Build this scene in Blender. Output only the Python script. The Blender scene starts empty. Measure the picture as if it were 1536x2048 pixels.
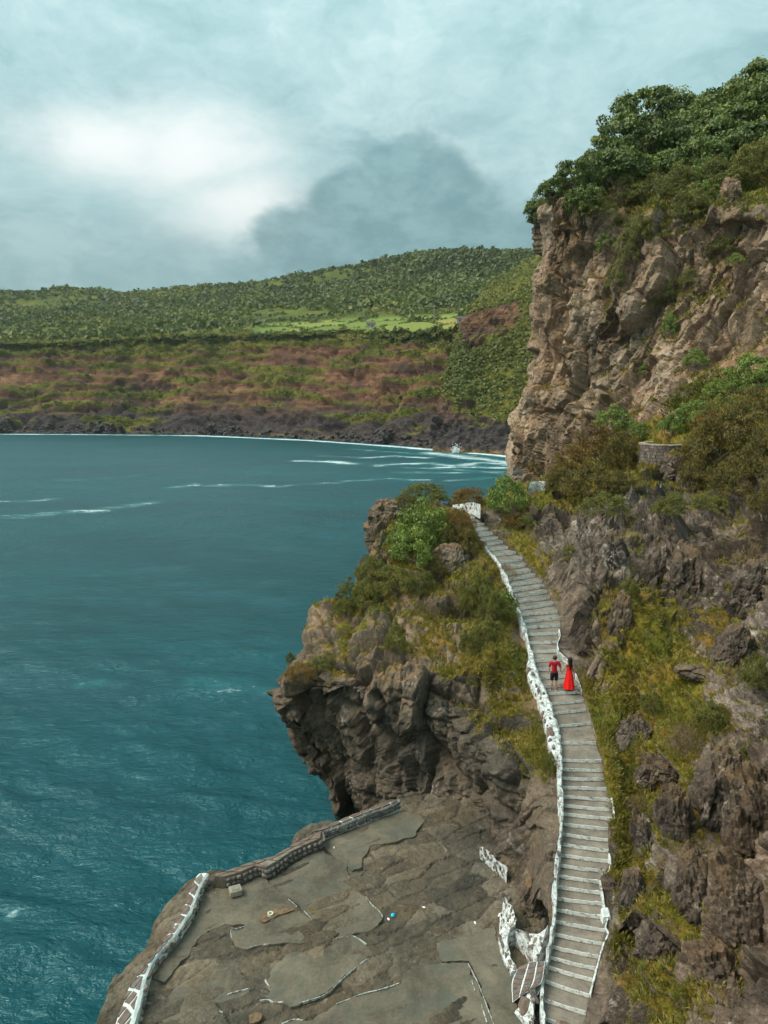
import bpy, bmesh, math, random
import numpy as np
from mathutils import Vector, Matrix
R = math.radians
random.seed(7); RNG = np.random.default_rng(11)
scn = bpy.context.scene
COL = scn.collection

# ------------------------------------------------------------------ camera
CZ = 23.0                      # drone height above the sea (sea at z = 0)
PITCH = R(9.0)
FPX = 1420.0                   # focal length in pixels of the 1536 x 2048 frame
cam_d = bpy.data.cameras.new('camera')
cam = bpy.data.objects.new('camera', cam_d); COL.objects.link(cam)
cam.location = (0, 0, CZ)
cam.rotation_euler = (R(90) - PITCH, 0, 0)
cam_d.sensor_fit = 'VERTICAL'; cam_d.sensor_height = 24.0
cam_d.lens = 24.0 * FPX / 2048.0
cam_d.clip_start = 0.1; cam_d.clip_end = 20000
scn.camera = cam

# ------------------------------------------------------------------ render / view
scn.render.engine = 'CYCLES'
scn.view_settings.view_transform = 'Standard'
scn.view_settings.look = 'None'
EXPO = 1.5
scn.view_settings.exposure = EXPO
scn.view_settings.gamma = 1.0
scn.cycles.max_bounces = 5
scn.cycles.diffuse_bounces = 3
scn.cycles.glossy_bounces = 2
scn.cycles.transmission_bounces = 2
scn.cycles.volume_bounces = 0
scn.cycles.transparent_max_bounces = 4
scn.cycles.use_denoising = True
scn.cycles.use_adaptive_sampling = True
scn.cycles.adaptive_threshold = 0.02

# ------------------------------------------------------------------ node helper
class NB:
    def __init__(s, tree):
        s.t = tree; s.x = 0
    def node(s, typ, **props):
        n = s.t.nodes.new(typ); s.x += 40; n.location = (s.x, 0)
        for k, v in props.items(): setattr(n, k, v)
        return n
    def put(s, sock, v):
        if v is None: return
        if isinstance(v, bpy.types.NodeSocket): s.t.links.new(v, sock)
        else:
            try: sock.default_value = v
            except Exception:
                if sock.type == 'RGBA': sock.default_value = (*v[:3], 1)
                else: sock.default_value = tuple([v] * 3)
    def math(s, op, a, b=None, c=None, clamp=False):
        n = s.node('ShaderNodeMath', operation=op, use_clamp=clamp)
        s.put(n.inputs[0], a); s.put(n.inputs[1], b); s.put(n.inputs[2], c)
        return n.outputs[0]
    def vmath(s, op, a, b=None, scale=None):
        n = s.node('ShaderNodeVectorMath', operation=op)
        s.put(n.inputs[0], a); s.put(n.inputs[1], b)
        if scale is not None: s.put(n.inputs['Scale'], scale)
        return n.outputs['Value'] if op in ('LENGTH', 'DOT_PRODUCT', 'DISTANCE') else n.outputs[0]
    def mix(s, f, a, b, mode='MIX'):
        n = s.node('ShaderNodeMix', data_type='RGBA', blend_type=mode)
        n.clamp_factor = True
        s.put(n.inputs[0], f); 
        for sk, v in ((n.inputs[6], a), (n.inputs[7], b)):
            if isinstance(v, (tuple, list)): v = (*v[:3], 1)
            s.put(sk, v)
        return n.outputs[2]
    def noise(s, vec, scale, detail=4, rough=0.55, dist=0.0, color=False):
        n = s.node('ShaderNodeTexNoise')
        s.put(n.inputs['Vector'], vec); s.put(n.inputs['Scale'], scale)
        s.put(n.inputs['Detail'], detail); s.put(n.inputs['Roughness'], rough); s.put(n.inputs['Distortion'], dist)
        return n.outputs[1] if color else n.outputs[0]
    def voro(s, vec, scale, feature='F1'):
        n = s.node('ShaderNodeTexVoronoi', feature=feature)
        s.put(n.inputs['Vector'], vec); s.put(n.inputs['Scale'], scale)
        return n
    def ramp(s, f, stops, interp='LINEAR'):
        n = s.node('ShaderNodeValToRGB'); cr = n.color_ramp; cr.interpolation = interp
        while len(cr.elements) < len(stops): cr.elements.new(0.5)
        for e, (p, c) in zip(cr.elements, stops):
            e.position = p; e.color = (*c[:3], 1) if isinstance(c, (tuple, list)) else (c, c, c, 1)
        s.put(n.inputs[0], f); return n.outputs[0]
    def sstep(s, v, lo, hi, to0=0.0, to1=1.0):
        n = s.node('ShaderNodeMapRange', interpolation_type='SMOOTHSTEP')
        s.put(n.inputs[0], v); s.put(n.inputs[1], lo); s.put(n.inputs[2], hi); s.put(n.inputs[3], to0); s.put(n.inputs[4], to1)
        return n.outputs[0]
    def lin(s, v, lo, hi, to0=0.0, to1=1.0):
        n = s.node('ShaderNodeMapRange')
        s.put(n.inputs[0], v); s.put(n.inputs[1], lo); s.put(n.inputs[2], hi); s.put(n.inputs[3], to0); s.put(n.inputs[4], to1)
        return n.outputs[0]
    def attr(s, name):
        return s.node('ShaderNodeAttribute', attribute_name=name).outputs['Fac']
    def pos(s): return s.node('ShaderNodeNewGeometry').outputs['Position']
    def scalev(s, vec, v):
        return s.vmath('MULTIPLY', vec, v)
    def bump(s, h, strength=0.3, dist=0.1, normal=None):
        n = s.node('ShaderNodeBump'); s.put(n.inputs['Strength'], strength); s.put(n.inputs['Distance'], dist)
        s.put(n.inputs['Height'], h)
        if normal is not None: s.put(n.inputs['Normal'], normal)
        return n.outputs[0]

# ------------------------------------------------------------------ world: overcast sky with a bright break and a grey cloud bank
SUN_AZ, SUN_EL = -100.0, 50.0    # degrees; azimuth from +Y towards +X
w = bpy.data.worlds.new('World'); scn.world = w; w.use_nodes = True
w.node_tree.nodes.clear(); b = NB(w.node_tree)
sky = b.node('ShaderNodeTexSky', sky_type='NISHITA')
sky.sun_disc = False; sky.sun_elevation = R(SUN_EL); sky.sun_rotation = R(SUN_AZ); sky.air_density = 1.3; sky.dust_density = 2.0; sky.altitude = 20
dirv = b.vmath('NORMALIZE', b.node('ShaderNodeTexCoord').outputs['Generated'])
sep = b.node('ShaderNodeSeparateXYZ'); b.put(sep.inputs[0], dirv)
az = b.math('MULTIPLY', b.math('ARCTAN2', sep.outputs[0], sep.outputs[1]), 57.29578)
el = b.math('MULTIPLY', b.math('ARCSINE', sep.outputs[2]), 57.29578)
comb = b.node('ShaderNodeCombineXYZ'); b.put(comb.inputs[0], b.math('MULTIPLY', az, 0.05)); b.put(comb.inputs[1], b.math('MULTIPLY', el, 0.09))
ae = comb.outputs[0]
warp = b.vmath('SCALE', b.vmath('SUBTRACT', b.noise(ae, 1.6, 4, 0.6, color=True), (0.5, 0.5, 0.5)), scale=0.55)
aew = b.vmath('ADD', ae, warp)
n_big = b.noise(aew, 0.85, 6, 0.55)
n_fin = b.noise(aew, 3.6, 7, 0.68)
base = b.ramp(b.math('ADD', b.math('MULTIPLY', n_big, 0.55), b.math('MULTIPLY', n_fin, 0.45)),
              [(0.34, (0.30, 0.50, 0.52)), (0.45, (0.42, 0.635, 0.65)), (0.55, (0.54, 0.745, 0.75)), (0.68, (0.74, 0.88, 0.87))])
# wispy jitter of the sky coordinates for soft, torn cloud edges
jit = b.math('SUBTRACT', b.noise(ae, 2.6, 6, 0.62), 0.5)
def blob(a0, e0, ra, re):
    dx = b.math('DIVIDE', b.math('SUBTRACT', az, a0), ra); dy = b.math('DIVIDE', b.math('SUBTRACT', el, e0), re)
    return b.math('SQRT', b.math('ADD', b.math('MULTIPLY', dx, dx), b.math('MULTIPLY', dy, dy)))
def union(lst):
    o = lst[0]
    for q in lst[1:]:
        n = b.node('ShaderNodeMath', operation='SMOOTH_MIN'); b.put(n.inputs[0], o); b.put(n.inputs[1], q); n.inputs[2].default_value = 0.25; o = n.outputs[0]
    return o
# the thin, bright part of the overcast
br = union([blob(-14.5, 17.2, 4.8, 2.3), blob(-10.5, 14.0, 4.4, 2.5), blob(-20.0, 17.2, 4.0, 1.6)])
br = b.math('ADD', br, b.math('MULTIPLY', jit, 2.0))
brm = b.math('POWER', b.sstep(br, 2.5, 0.15), 1.45)
c1 = b.mix(brm, base, (0.95, 1.0, 0.98))
# low band towards the horizon
low = b.sstep(b.math('ADD', el, b.math('MULTIPLY', jit, 8.0)), 15.5, 6.0)
c2 = b.mix(b.math('MULTIPLY', low, b.math('SUBTRACT', 0.62, b.math('MULTIPLY', brm, 0.42))), c1, (0.30, 0.475, 0.50))
# grey cumulus bank over the hill
cu = union([blob(2.6, 16.4, 4.2, 2.6), blob(-2.6, 15.0, 3.0, 2.0), blob(-1.6, 13.6, 4.2, 2.9), blob(-7.2, 12.2, 3.6, 2.2), blob(0.0, 10.6, 12.0, 3.0), blob(6.0, 13.2, 4.2, 3.2), blob(12.5, 11.8, 6.5, 3.4), blob(20, 12, 6, 3.4)])
jit2 = b.math('SUBTRACT', b.noise(ae, 5.5, 6, 0.6), 0.5)
cu = b.math('ADD', cu, b.math('ADD', b.math('MULTIPLY', jit, 0.75), b.math('MULTIPLY', jit2, 0.60)))
cum = b.math('MULTIPLY', b.sstep(cu, 1.14, 0.70), 0.86)
cucol = b.mix(b.sstep(b.noise(ae, 5.0, 7, 0.66), 0.36, 0.64), (0.155, 0.31, 0.33), (0.26, 0.445, 0.46))
# thinner grey layer that trails off towards the horizon on the left
ly = union([blob(-12.0, 8.0, 20.0, 3.6), blob(-30.0, 9.5, 16.0, 4.0), blob(8.0, 10.0, 20.0, 5.5), blob(1.0, 15.0, 8.0, 6.0)])
ly = b.math('ADD', ly, b.math('ADD', b.math('MULTIPLY', jit, 1.6), b.math('MULTIPLY', jit2, 0.5)))
c2 = b.mix(b.math('MULTIPLY', b.sstep(ly, 1.35, 0.45), 0.62), c2, b.mix(b.sstep(n_fin, 0.38, 0.62), (0.235, 0.405, 0.425), (0.37, 0.56, 0.575)))
c3 = b.mix(b.math('MULTIPLY', cum, 0.97), c2, cucol)
# a little of the clear-sky radiance stays in the mix
skyv = b.vmath('SCALE', sky.outputs[0], scale=0.10)
c4 = b.mix(0.90, skyv, c3)
# overcast luminance rises smoothly from horizon to zenith
cie = b.math('ADD', 0.74, b.math('MULTIPLY', b.math('MAXIMUM', sep.outputs[2], 0.0), 0.95))
bg = b.node('ShaderNodeBackground'); b.put(bg.inputs[0], c4); b.put(bg.inputs[1], b.math('MULTIPLY', cie, 2.0 ** -EXPO * 1.06))
out = b.node('ShaderNodeOutputWorld'); w.node_tree.links.new(bg.outputs[0], out.inputs[0])

sl = bpy.data.lights.new('sun', 'SUN'); sl.energy = 1.5; sl.angle = R(36); sl.color = (1.0, 0.93, 0.82)
so = bpy.data.objects.new('sun', sl); COL.objects.link(so)
so.rotation_euler = (R(90 - SUN_EL), 0, R(180 - SUN_AZ))
so.location = (0, 0, 200)

# ------------------------------------------------------------------ pixel <-> world (camera model of the photograph, used to survey the place)
cp, sp = math.cos(PITCH), math.sin(PITCH)
def ray(u, v):
    dx = (u - 768.0) / FPX; dy = (1024.0 - v) / FPX
    return np.array([dx, cp + dy * sp, -sp + dy * cp])
def PY(u, v, Y):
    d = ray(u, v); k = Y / d[1]; return np.array([d[0] * k, Y, CZ + d[2] * k])
def PZ(u, v, zr):               # zr = height relative to the camera
    d = ray(u, v); k = zr / d[2]; return np.array([d[0] * k, d[1] * k, CZ + zr])
def proj(p):
    x, y, z = p[0], p[1], p[2] - CZ
    f = y * cp - z * sp; up = y * sp + z * cp
    return 768 + FPX * x / f, 1024 - FPX * up / f
def dist(p): return float(np.linalg.norm(np.asarray(p) - np.array([0, 0, CZ])))

# ------------------------------------------------------------------ numpy noise
def _h(ix, iy, iz, seed):
    h = (ix.astype(np.uint32) * np.uint32(374761393) + iy.astype(np.uint32) * np.uint32(668265263)
         + iz.astype(np.uint32) * np.uint32(2147483647) + np.uint32((seed * 974711 + 12345) & 0xffffffff))
    h = (h ^ (h >> np.uint32(13))) * np.uint32(1274126177)
    h = (h ^ (h >> np.uint32(16))) * np.uint32(2246822519)
    return h ^ (h >> np.uint32(15))
def _f(h): return h.astype(np.float32) * np.float32(1.0 / 4294967295.0)
def vnoise(p, seed=0):
    p = np.asarray(p, np.float32); i = np.floor(p); f = p - i; i = i.astype(np.int64)
    t = f * f * f * (f * (f * 6 - 15) + 10); out = np.zeros(p.shape[:-1], np.float32)
    for a in (0, 1):
        wx = t[..., 0] if a else 1 - t[..., 0]
        for c in (0, 1):
            wy = t[..., 1] if c else 1 - t[..., 1]
            for e in (0, 1):
                wz = t[..., 2] if e else 1 - t[..., 2]
                out += wx * wy * wz * _f(_h(i[..., 0] + a, i[..., 1] + c, i[..., 2] + e, seed))
    return out * 2 - 1
def fbm(p, oc=4, seed=0, lac=2.03, gain=0.5):
    a, s, o = 1.0, 0.0, 0.0; p = np.asarray(p, np.float32)
    for k in range(oc):
        o = o + a * vnoise(p, seed + k * 17); s += a; a *= gain; p = p * lac + 3.7
    return o / s
def worley(p, seed=0):
    """F1, F2, cell random (3 floats), vector to the cell centre; cells jittered by +-0.38."""
    p = np.asarray(p, np.float32); base = np.floor(p - 0.5).astype(np.int64)
    F1 = np.full(p.shape[:-1], 9.0, np.float32); F2 = F1.copy(); rid = np.zeros(p.shape[:-1], np.uint32); dv = np.zeros(p.shape, np.float32)
    for a in (0, 1):
        for c in (0, 1):
            for e in (0, 1):
                ix, iy, iz = base[..., 0] + a, base[..., 1] + c, base[..., 2] + e
                h = _h(ix, iy, iz, seed)
                j = np.stack([(h & np.uint32(1023)), (h >> np.uint32(10)) & np.uint32(1023), (h >> np.uint32(20)) & np.uint32(1023)], -1).astype(np.float32) / 1023 - 0.5
                cpt = np.stack([ix, iy, iz], -1).astype(np.float32) + 0.5 + j * 0.76
                d = p - cpt; r = np.sqrt((d * d).sum(-1))
                m = r < F1
                F2 = np.where(m, F1, np.minimum(F2, r)); F1 = np.where(m, r, F1)
                rid = np.where(m, h, rid); dv = np.where(m[..., None], d, dv)
    h2 = (rid ^ (rid >> np.uint32(11))) * np.uint32(2654435761); h3 = (h2 ^ (h2 >> np.uint32(14))) * np.uint32(1597334677)
    return F1, F2, np.stack([_f(h2), _f(h3), _f(h3 * np.uint32(69069) + np.uint32(1))], -1), dv
def sst(x, a, b_):
    t = np.clip((x - a) / (b_ - a), 0, 1); return t * t * (3 - 2 * t)

# ------------------------------------------------------------------ mesh helpers
def tag(o, label=None, cat=None, group=None, kind=None):
    if label: o['label'] = label
    if cat: o['category'] = cat
    if group: o['group'] = group
    if kind: o['kind'] = kind
    return o
def mesh_np(name, V, F, mat=None, smooth=False, attrs=None):
    """V (n,3); F (m,k) int array with k = 3 or 4."""
    V = np.ascontiguousarray(V, np.float32); F = np.ascontiguousarray(F, np.int32)
    me = bpy.data.meshes.new(name); m, k = F.shape
    me.vertices.add(len(V)); me.vertices.foreach_set('co', V.ravel())
    me.loops.add(m * k); me.loops.foreach_set('vertex_index', F.ravel())
    me.polygons.add(m); me.polygons.foreach_set('loop_start', np.arange(m, dtype=np.int32) * k)
    if smooth: me.polygons.foreach_set('use_smooth', np.ones(m, bool))
    else:
        me.polygons.foreach_set('use_smooth', np.zeros(m, bool))
    me.update(calc_edges=True)
    for nm, a in (attrs or {}).items():
        at = me.attributes.new(nm, 'FLOAT', 'POINT'); at.data.foreach_set('value', np.ascontiguousarray(a, np.float32).ravel())
    if mat: me.materials.append(mat)
    return me
def link(name, me, parent=None, loc=None):
    o = bpy.data.objects.new(name, me); COL.objects.link(o)
    if parent: o.parent = parent
    if loc is not None: o.location = loc
    return o
def empty(name, loc=(0, 0, 0)):
    o = bpy.data.objects.new(name, None); COL.objects.link(o); o.location = loc; o.empty_display_size = 0.3; return o
def grid_faces(n, m):
    i = np.arange(n * m).reshape(n, m)
    return np.stack([i[:-1, :-1], i[:-1, 1:], i[1:, 1:], i[1:, :-1]], -1).reshape(-1, 4)
def cr(C, n):
    """Catmull-Rom along axis 0 to n samples."""
    C = np.asarray(C, np.float64); k = len(C)
    t = np.linspace(0, k - 1, n); i = np.minimum(t.astype(int), k - 2); f = (t - i).reshape(-1, *([1] * (C.ndim - 1)))
    p1, p2 = C[i], C[i + 1]
    p0 = np.where((i > 0).reshape(f.shape), C[np.maximum(i - 1, 0)], 2 * p1 - p2)
    p3 = np.where((i < k - 2).reshape(f.shape), C[np.minimum(i + 2, k - 1)], 2 * p2 - p1)
    return 0.5 * (2 * p1 + (p2 - p0) * f + (2 * p0 - 5 * p1 + 4 * p2 - p3) * f ** 2 + (3 * p1 - p0 - 3 * p2 + p3) * f ** 3)
def dense(C, nr, nc):
    A = cr(C, nr); return np.swapaxes(cr(np.swapaxes(A, 0, 1), nc), 0, 1)
def normals(G):
    du = np.gradient(G, axis=0); dv = np.gradient(G, axis=1); n = np.cross(dv, du)
    return n / (np.linalg.norm(n, axis=-1, keepdims=True) + 1e-9)
def cnoise(seed, p, s, oc=3): return fbm(np.asarray(p) / s, oc, seed)
def inside(px, py, poly):
    res = np.zeros(px.shape, bool); n = len(poly); j = n - 1
    for i in range(n):
        xi, yi = poly[i][0], poly[i][1]; xj, yj = poly[j][0], poly[j][1]
        if yi != yj:
            res ^= ((yi > py) != (yj > py)) & (px < (xj - xi) * (py - yi) / (yj - yi) + xi)
        j = i
    return res
def dseg(px, py, pts, closed=False):
    d = np.full(px.shape, 1e9)
    n = len(pts)
    for i in range(n if closed else n - 1):
        ax, ay = pts[i][0], pts[i][1]; bx, by = pts[(i + 1) % n][0], pts[(i + 1) % n][1]
        vx, vy = bx - ax, by - ay; L = vx * vx + vy * vy + 1e-12
        t = np.clip(((px - ax) * vx + (py - ay) * vy) / L, 0, 1)
        d = np.minimum(d, np.hypot(px - ax - t * vx, py - ay - t * vy))
    return d

# ------------------------------------------------------------------ materials
def newmat(name):
    m = bpy.data.materials.new(name); m.use_nodes = True; m.node_tree.nodes.clear(); return m, NB(m.node_tree)
def finish(m, b, color, rough=0.85, normal=None, spec=0.25, extra=None):
    p = b.node('ShaderNodeBsdfPrincipled'); b.put(p.inputs['Base Color'], color if not isinstance(color, (tuple, list)) else (*color[:3], 1))
    b.put(p.inputs['Roughness'], rough); p.inputs['Specular IOR Level'].default_value = spec
    if normal is not None: b.put(p.inputs['Normal'], normal)
    o = b.node('ShaderNodeOutputMaterial'); m.node_tree.links.new(p.outputs[0], o.inputs[0]); return p
def plain(name, col, rough=0.8, var=0.15, scale=6.0, bump=0.0, spec=0.25):
    m, b = newmat(name); p = b.pos()
    n = b.noise(p, scale, 5, 0.6)
    lo = tuple(c * (1 - var) for c in col); hi = tuple(min(1, c * (1 + var)) for c in col)
    c = b.ramp(n, [(0.3, lo), (0.7, hi)])
    finish(m, b, c, rough, b.bump(b.noise(p, scale * 3, 4), bump, 0.05) if bump else None, spec); return m

def rock_mat(name, cols, wcols, scale=1.0, lichen=0.5, vegcols=None, streak=1.0, bumpd=0.12, gain=1.0):
    """cols: four rock tones dark to light; wcols: two weathered/soil tones; attributes tone, veg, soil."""
    m, b = newmat(name); p = b.pos()
    n1 = b.noise(p, 0.42 * scale, 8, 0.62, 0.4)
    n2 = b.noise(b.scalev(p, (1.6, 1.6, 0.30)), 0.9 * scale, 6, 0.6, 0.6)
    n3 = b.noise(p, 5.5 * scale, 6, 0.65)
    n4 = b.noise(p, 1.7 * scale, 6, 0.6, 0.8)
    tone = b.attr('tone')
    f = b.math('ADD', b.math('MULTIPLY', tone, 0.34), b.math('ADD', b.math('MULTIPLY', n1, 0.40), b.math('MULTIPLY', n2, 0.30 * streak)))
    f = b.math('ADD', f, b.math('MULTIPLY', b.math('SUBTRACT', n3, 0.5), 0.5))
    c = b.ramp(f, [(0.26, cols[0]), (0.44, cols[1]), (0.58, cols[2]), (0.76, cols[3])])
    # weathered crust and soil
    so = b.math('ADD', b.attr('soil'), b.math('MULTIPLY', b.math('SUBTRACT', n4, 0.5), 1.5))
    sc = b.mix(b.sstep(b.noise(p, 2.4 * scale, 5, 0.6), 0.38, 0.62), wcols[0], wcols[1])
    c = b.mix(b.math('MULTIPLY', b.sstep(so, 0.38, 0.72), 0.85), c, sc)
    # pale lichen and salt crust in patches with their own outline
    li = b.math('ADD', b.noise(b.scalev(p, (1, 1, 0.55)), 0.95 * scale, 7, 0.68, 0.7), b.math('MULTIPLY', b.math('SUBTRACT', n3, 0.5), 0.30))
    lm = b.math('MULTIPLY', b.sstep(li, 0.60, 0.70), lichen)
    c = b.mix(lm, c, (0.44, 0.41, 0.37))
    # orange lichen specks
    ol = b.sstep(b.math('ADD', b.noise(p, 0.8 * scale, 5, 0.6), b.math('MULTIPLY', b.math('SUBTRACT', n3, 0.5), 0.6)), 0.70, 0.78)
    c = b.mix(b.math('MULTIPLY', ol, 0.6), c, (0.33, 0.13, 0.035))
    if vegcols:
        v = b.math('ADD', b.attr('veg'), b.math('MULTIPLY', b.math('SUBTRACT', b.noise(p, 3.2 * scale, 6, 0.7), 0.5), 0.9))
        vc = b.ramp(b.math('ADD', b.math('MULTIPLY', b.noise(p, 0.55 * scale, 4), 0.6), b.math('MULTIPLY', b.noise(p, 7 * scale, 4), 0.4)),
                    [(0.36, vegcols[0]), (0.47, vegcols[1]), (0.56, vegcols[2]), (0.66, vegcols[3])])
        c = b.mix(b.sstep(v, 0.42, 0.62), c, vc)
    # broad zones of greyer and browner rock
    zo = b.noise(b.vmath('ADD', p, (31, 17, 5)), 0.16 * scale, 4, 0.6, 0.6)
    c = b.mix(1.0, c, b.ramp(zo, [(0.36, (0.70, 0.72, 0.70)), (0.50, (1.0, 0.96, 0.90)), (0.64, (1.10, 1.0, 0.86))]), 'MULTIPLY')
    # dark mineral stains running down the rock
    stn = b.sstep(b.noise(b.scalev(p, (2.2, 2.2, 0.22)), 0.55 * scale, 5, 0.65, 0.5), 0.56, 0.70)
    c = b.mix(b.math('MULTIPLY', stn, 0.55), c, (0.045, 0.040, 0.036))
    # fine mineral speckle
    c = b.mix(1.0, c, b.ramp(b.noise(p, 17 * scale, 4, 0.7), [(0.30, 0.62 * gain), (0.70, 1.32 * gain)]), 'MULTIPLY')
    h = b.math('ADD', b.math('MULTIPLY', n3, 0.7), b.math('ADD', b.math('MULTIPLY', b.noise(p, 16 * scale, 5, 0.7), 0.4), b.math('MULTIPLY', b.voro(b.scalev(p, (1.0, 1.0, 0.5)), 3.4 * scale).outputs['Distance'], 0.45)))
    finish(m, b, c, 0.88, b.bump(h, 0.8, bumpd * 1.4), 0.22)
    return m
VEG = [(0.24, 0.135, 0.035), (0.19, 0.145, 0.024), (0.135, 0.135, 0.015), (0.090, 0.115, 0.014)]
M_knoll = rock_mat('basalt_knoll', [(0.050, 0.047, 0.040), (0.125, 0.100, 0.076), (0.215, 0.162, 0.115), (0.36, 0.28, 0.21)],
                   [(0.175, 0.108, 0.060), (0.245, 0.152, 0.086)], 1.0, 0.55, VEG, gain=1.0)
M_slope = rock_mat('basalt_slope', [(0.032, 0.027, 0.024), (0.088, 0.070, 0.056), (0.165, 0.130, 0.104), (0.36, 0.30, 0.255)],
                   [(0.115, 0.080, 0.050), (0.165, 0.115, 0.070)], 1.0, 0.85, VEG)
M_head = rock_mat('headland_rock', [(0.052, 0.038, 0.028), (0.150, 0.104, 0.070), (0.265, 0.188, 0.128), (0.46, 0.36, 0.275)],
                  [(0.215, 0.120, 0.062), (0.29, 0.185, 0.100)], 0.45, 0.75,
                  [(0.26, 0.165, 0.050), (0.20, 0.160, 0.030), (0.14, 0.145, 0.02), (0.095, 0.125, 0.02)], streak=1.5, bumpd=0.25)
M_plat = rock_mat('wet_platform_rock', [(0.042, 0.038, 0.030), (0.082, 0.071, 0.054), (0.122, 0.104, 0.078), (0.185, 0.160, 0.122)],
                  [(0.084, 0.068, 0.047), (0.112, 0.092, 0.064)], 1.6, 0.25,
                  [(0.17, 0.10, 0.03), (0.12, 0.10, 0.035), (0.075, 0.09, 0.04), (0.06, 0.08, 0.04)], bumpd=0.05)

def concrete_mat(name, col, scale=1.0, green=0.5):
    m, b = newmat(name); p = b.pos()
    n = b.noise(p, 0.7 * scale, 7, 0.65, 0.5); n3 = b.noise(p, 9 * scale, 6, 0.7)
    c = b.ramp(b.math('ADD', b.math('MULTIPLY', n, 0.7), b.math('MULTIPLY', n3, 0.3)),
               [(0.39, tuple(x * 0.60 for x in col)), (0.48, tuple(x * 0.95 for x in col)), (0.55, tuple(x * 1.18 for x in col)), (0.64, tuple(x * 1.5 for x in col))])
    g = b.sstep(b.noise(p, 0.9 * scale, 7, 0.75, 0.6), 0.46, 0.64)
    c = b.mix(b.math('MULTIPLY', g, green), c, (0.075, 0.085, 0.065))
    br = b.sstep(b.noise(b.vmath('ADD', p, (7, 3, 1)), 1.5 * scale, 6, 0.7, 0.6), 0.58, 0.72)
    c = b.mix(b.math('MULTIPLY', br, 0.55), c, (0.13, 0.085, 0.055))
    pits = b.sstep(b.noise(p, 26 * scale, 3, 0.7), 0.66, 0.74)
    c = b.mix(b.math('MULTIPLY', pits, 0.6), c, (0.06, 0.055, 0.05))
    finish(m, b, c, 0.9, b.bump(b.math('ADD', n3, b.math('MULTIPLY', n, 0.8)), 0.5, 0.03), 0.2); return m
M_conc = concrete_mat('weathered_concrete', (0.116, 0.099, 0.071), 1.0, 0.6)
M_tread = concrete_mat('tread_concrete', (0.188, 0.160, 0.128), 1.6, 0.30)
def paint_mat(name, wear, col=(0.74, 0.79, 0.78), under=(0.19, 0.17, 0.15), scale=1.0):
    m, b = newmat(name); p = b.pos()
    n = b.math('ADD', b.math('MULTIPLY', b.noise(p, 3.2 * scale, 6, 0.7, 0.5), 0.6), b.math('MULTIPLY', b.noise(p, 13 * scale, 5, 0.7), 0.4))
    k = b.sstep(n, wear - 0.05, wear + 0.06)
    wcol = b.ramp(b.noise(p, 5 * scale, 5), [(0.3, tuple(x * 0.80 for x in col)), (0.65, col)])
    c = b.mix(k, under, wcol)
    finish(m, b, c, 0.85, b.bump(b.noise(p, 11 * scale, 5, 0.7), 0.6, 0.04), 0.2); return m
M_white = paint_mat('whitewash', 0.47, (0.66, 0.70, 0.68), (0.20, 0.18, 0.155), 1.5)
M_riser = paint_mat('worn_riser_paint', 0.43, (0.80, 0.80, 0.73), (0.22, 0.195, 0.16), 1.6)
M_joint = paint_mat('white_pointing', 0.40, (0.66, 0.70, 0.66), (0.24, 0.21, 0.17), 1.0)
M_dstone = plain('dark_basalt_stone', (0.120, 0.102, 0.092), 0.85, 0.45, 5.0, 0.4)
M_bstone = plain('brown_wall_stone', (0.155, 0.112, 0.088), 0.88, 0.35, 4.0, 0.4)
M_wstone = plain('grey_wall_stone', (0.175, 0.150, 0.120), 0.88, 0.45, 4.0, 0.4)
M_bark = plain('bark', (0.12, 0.095, 0.075), 0.9, 0.3, 6, 0.3)

def leaf_mat(name, cols, rough=0.6, hue=0.0, sat=1.0):
    """attribute tint picks the leaf colour; each plant shifts a little."""
    m, b = newmat(name)
    oi = b.node('ShaderNodeObjectInfo').outputs['Random']
    f = b.math('ADD', b.attr('tint'), b.math('MULTIPLY', b.math('SUBTRACT', oi, 0.5), 0.22))
    c = b.ramp(f, [(0.05, cols[0]), (0.38, cols[1]), (0.68, cols[2]), (0.95, cols[3])])
    d = b.node('ShaderNodeBsdfDiffuse'); b.put(d.inputs[0], c)
    t = b.node('ShaderNodeBsdfTranslucent'); b.put(t.inputs[0], b.mix(1.0, c, (1.0, 1.15, 0.7), 'MULTIPLY'))
    g = b.node('ShaderNodeBsdfGlossy'); g.inputs['Roughness'].default_value = rough; g.inputs[0].default_value = (1, 1, 1, 1)
    ms = b.node('ShaderNodeMixShader'); ms.inputs[0].default_value = 0.22
    m.node_tree.links.new(d.outputs[0], ms.inputs[1]); m.node_tree.links.new(t.outputs[0], ms.inputs[2])
    ms2 = b.node('ShaderNodeMixShader'); ms2.inputs[0].default_value = 0.035
    m.node_tree.links.new(ms.outputs[0], ms2.inputs[1]); m.node_tree.links.new(g.outputs[0], ms2.inputs[2])
    o = b.node('ShaderNodeOutputMaterial'); m.node_tree.links.new(ms2.outputs[0], o.inputs[0]); return m
L_tree = leaf_mat('tree_leaves', [(0.038, 0.0534, 0.0097), (0.0784, 0.1125, 0.0183), (0.1391, 0.1836, 0.0334), (0.2403, 0.2783, 0.0637)])
L_green = leaf_mat('broadleaf_shrub_leaves', [(0.0544, 0.0825, 0.0105), (0.103, 0.154, 0.0184), (0.1696, 0.2255, 0.0296), (0.2665, 0.308, 0.0527)])
L_heath = leaf_mat('heath_leaves', [(0.0549, 0.0435, 0.0072), (0.1097, 0.0882, 0.0123), (0.1646, 0.1265, 0.0175), (0.2393, 0.1606, 0.0257)])
L_olive = leaf_mat('olive_shrub_leaves', [(0.0551, 0.06, 0.0089), (0.1102, 0.114, 0.0149), (0.1714, 0.1656, 0.0208), (0.257, 0.222, 0.0335)])
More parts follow.
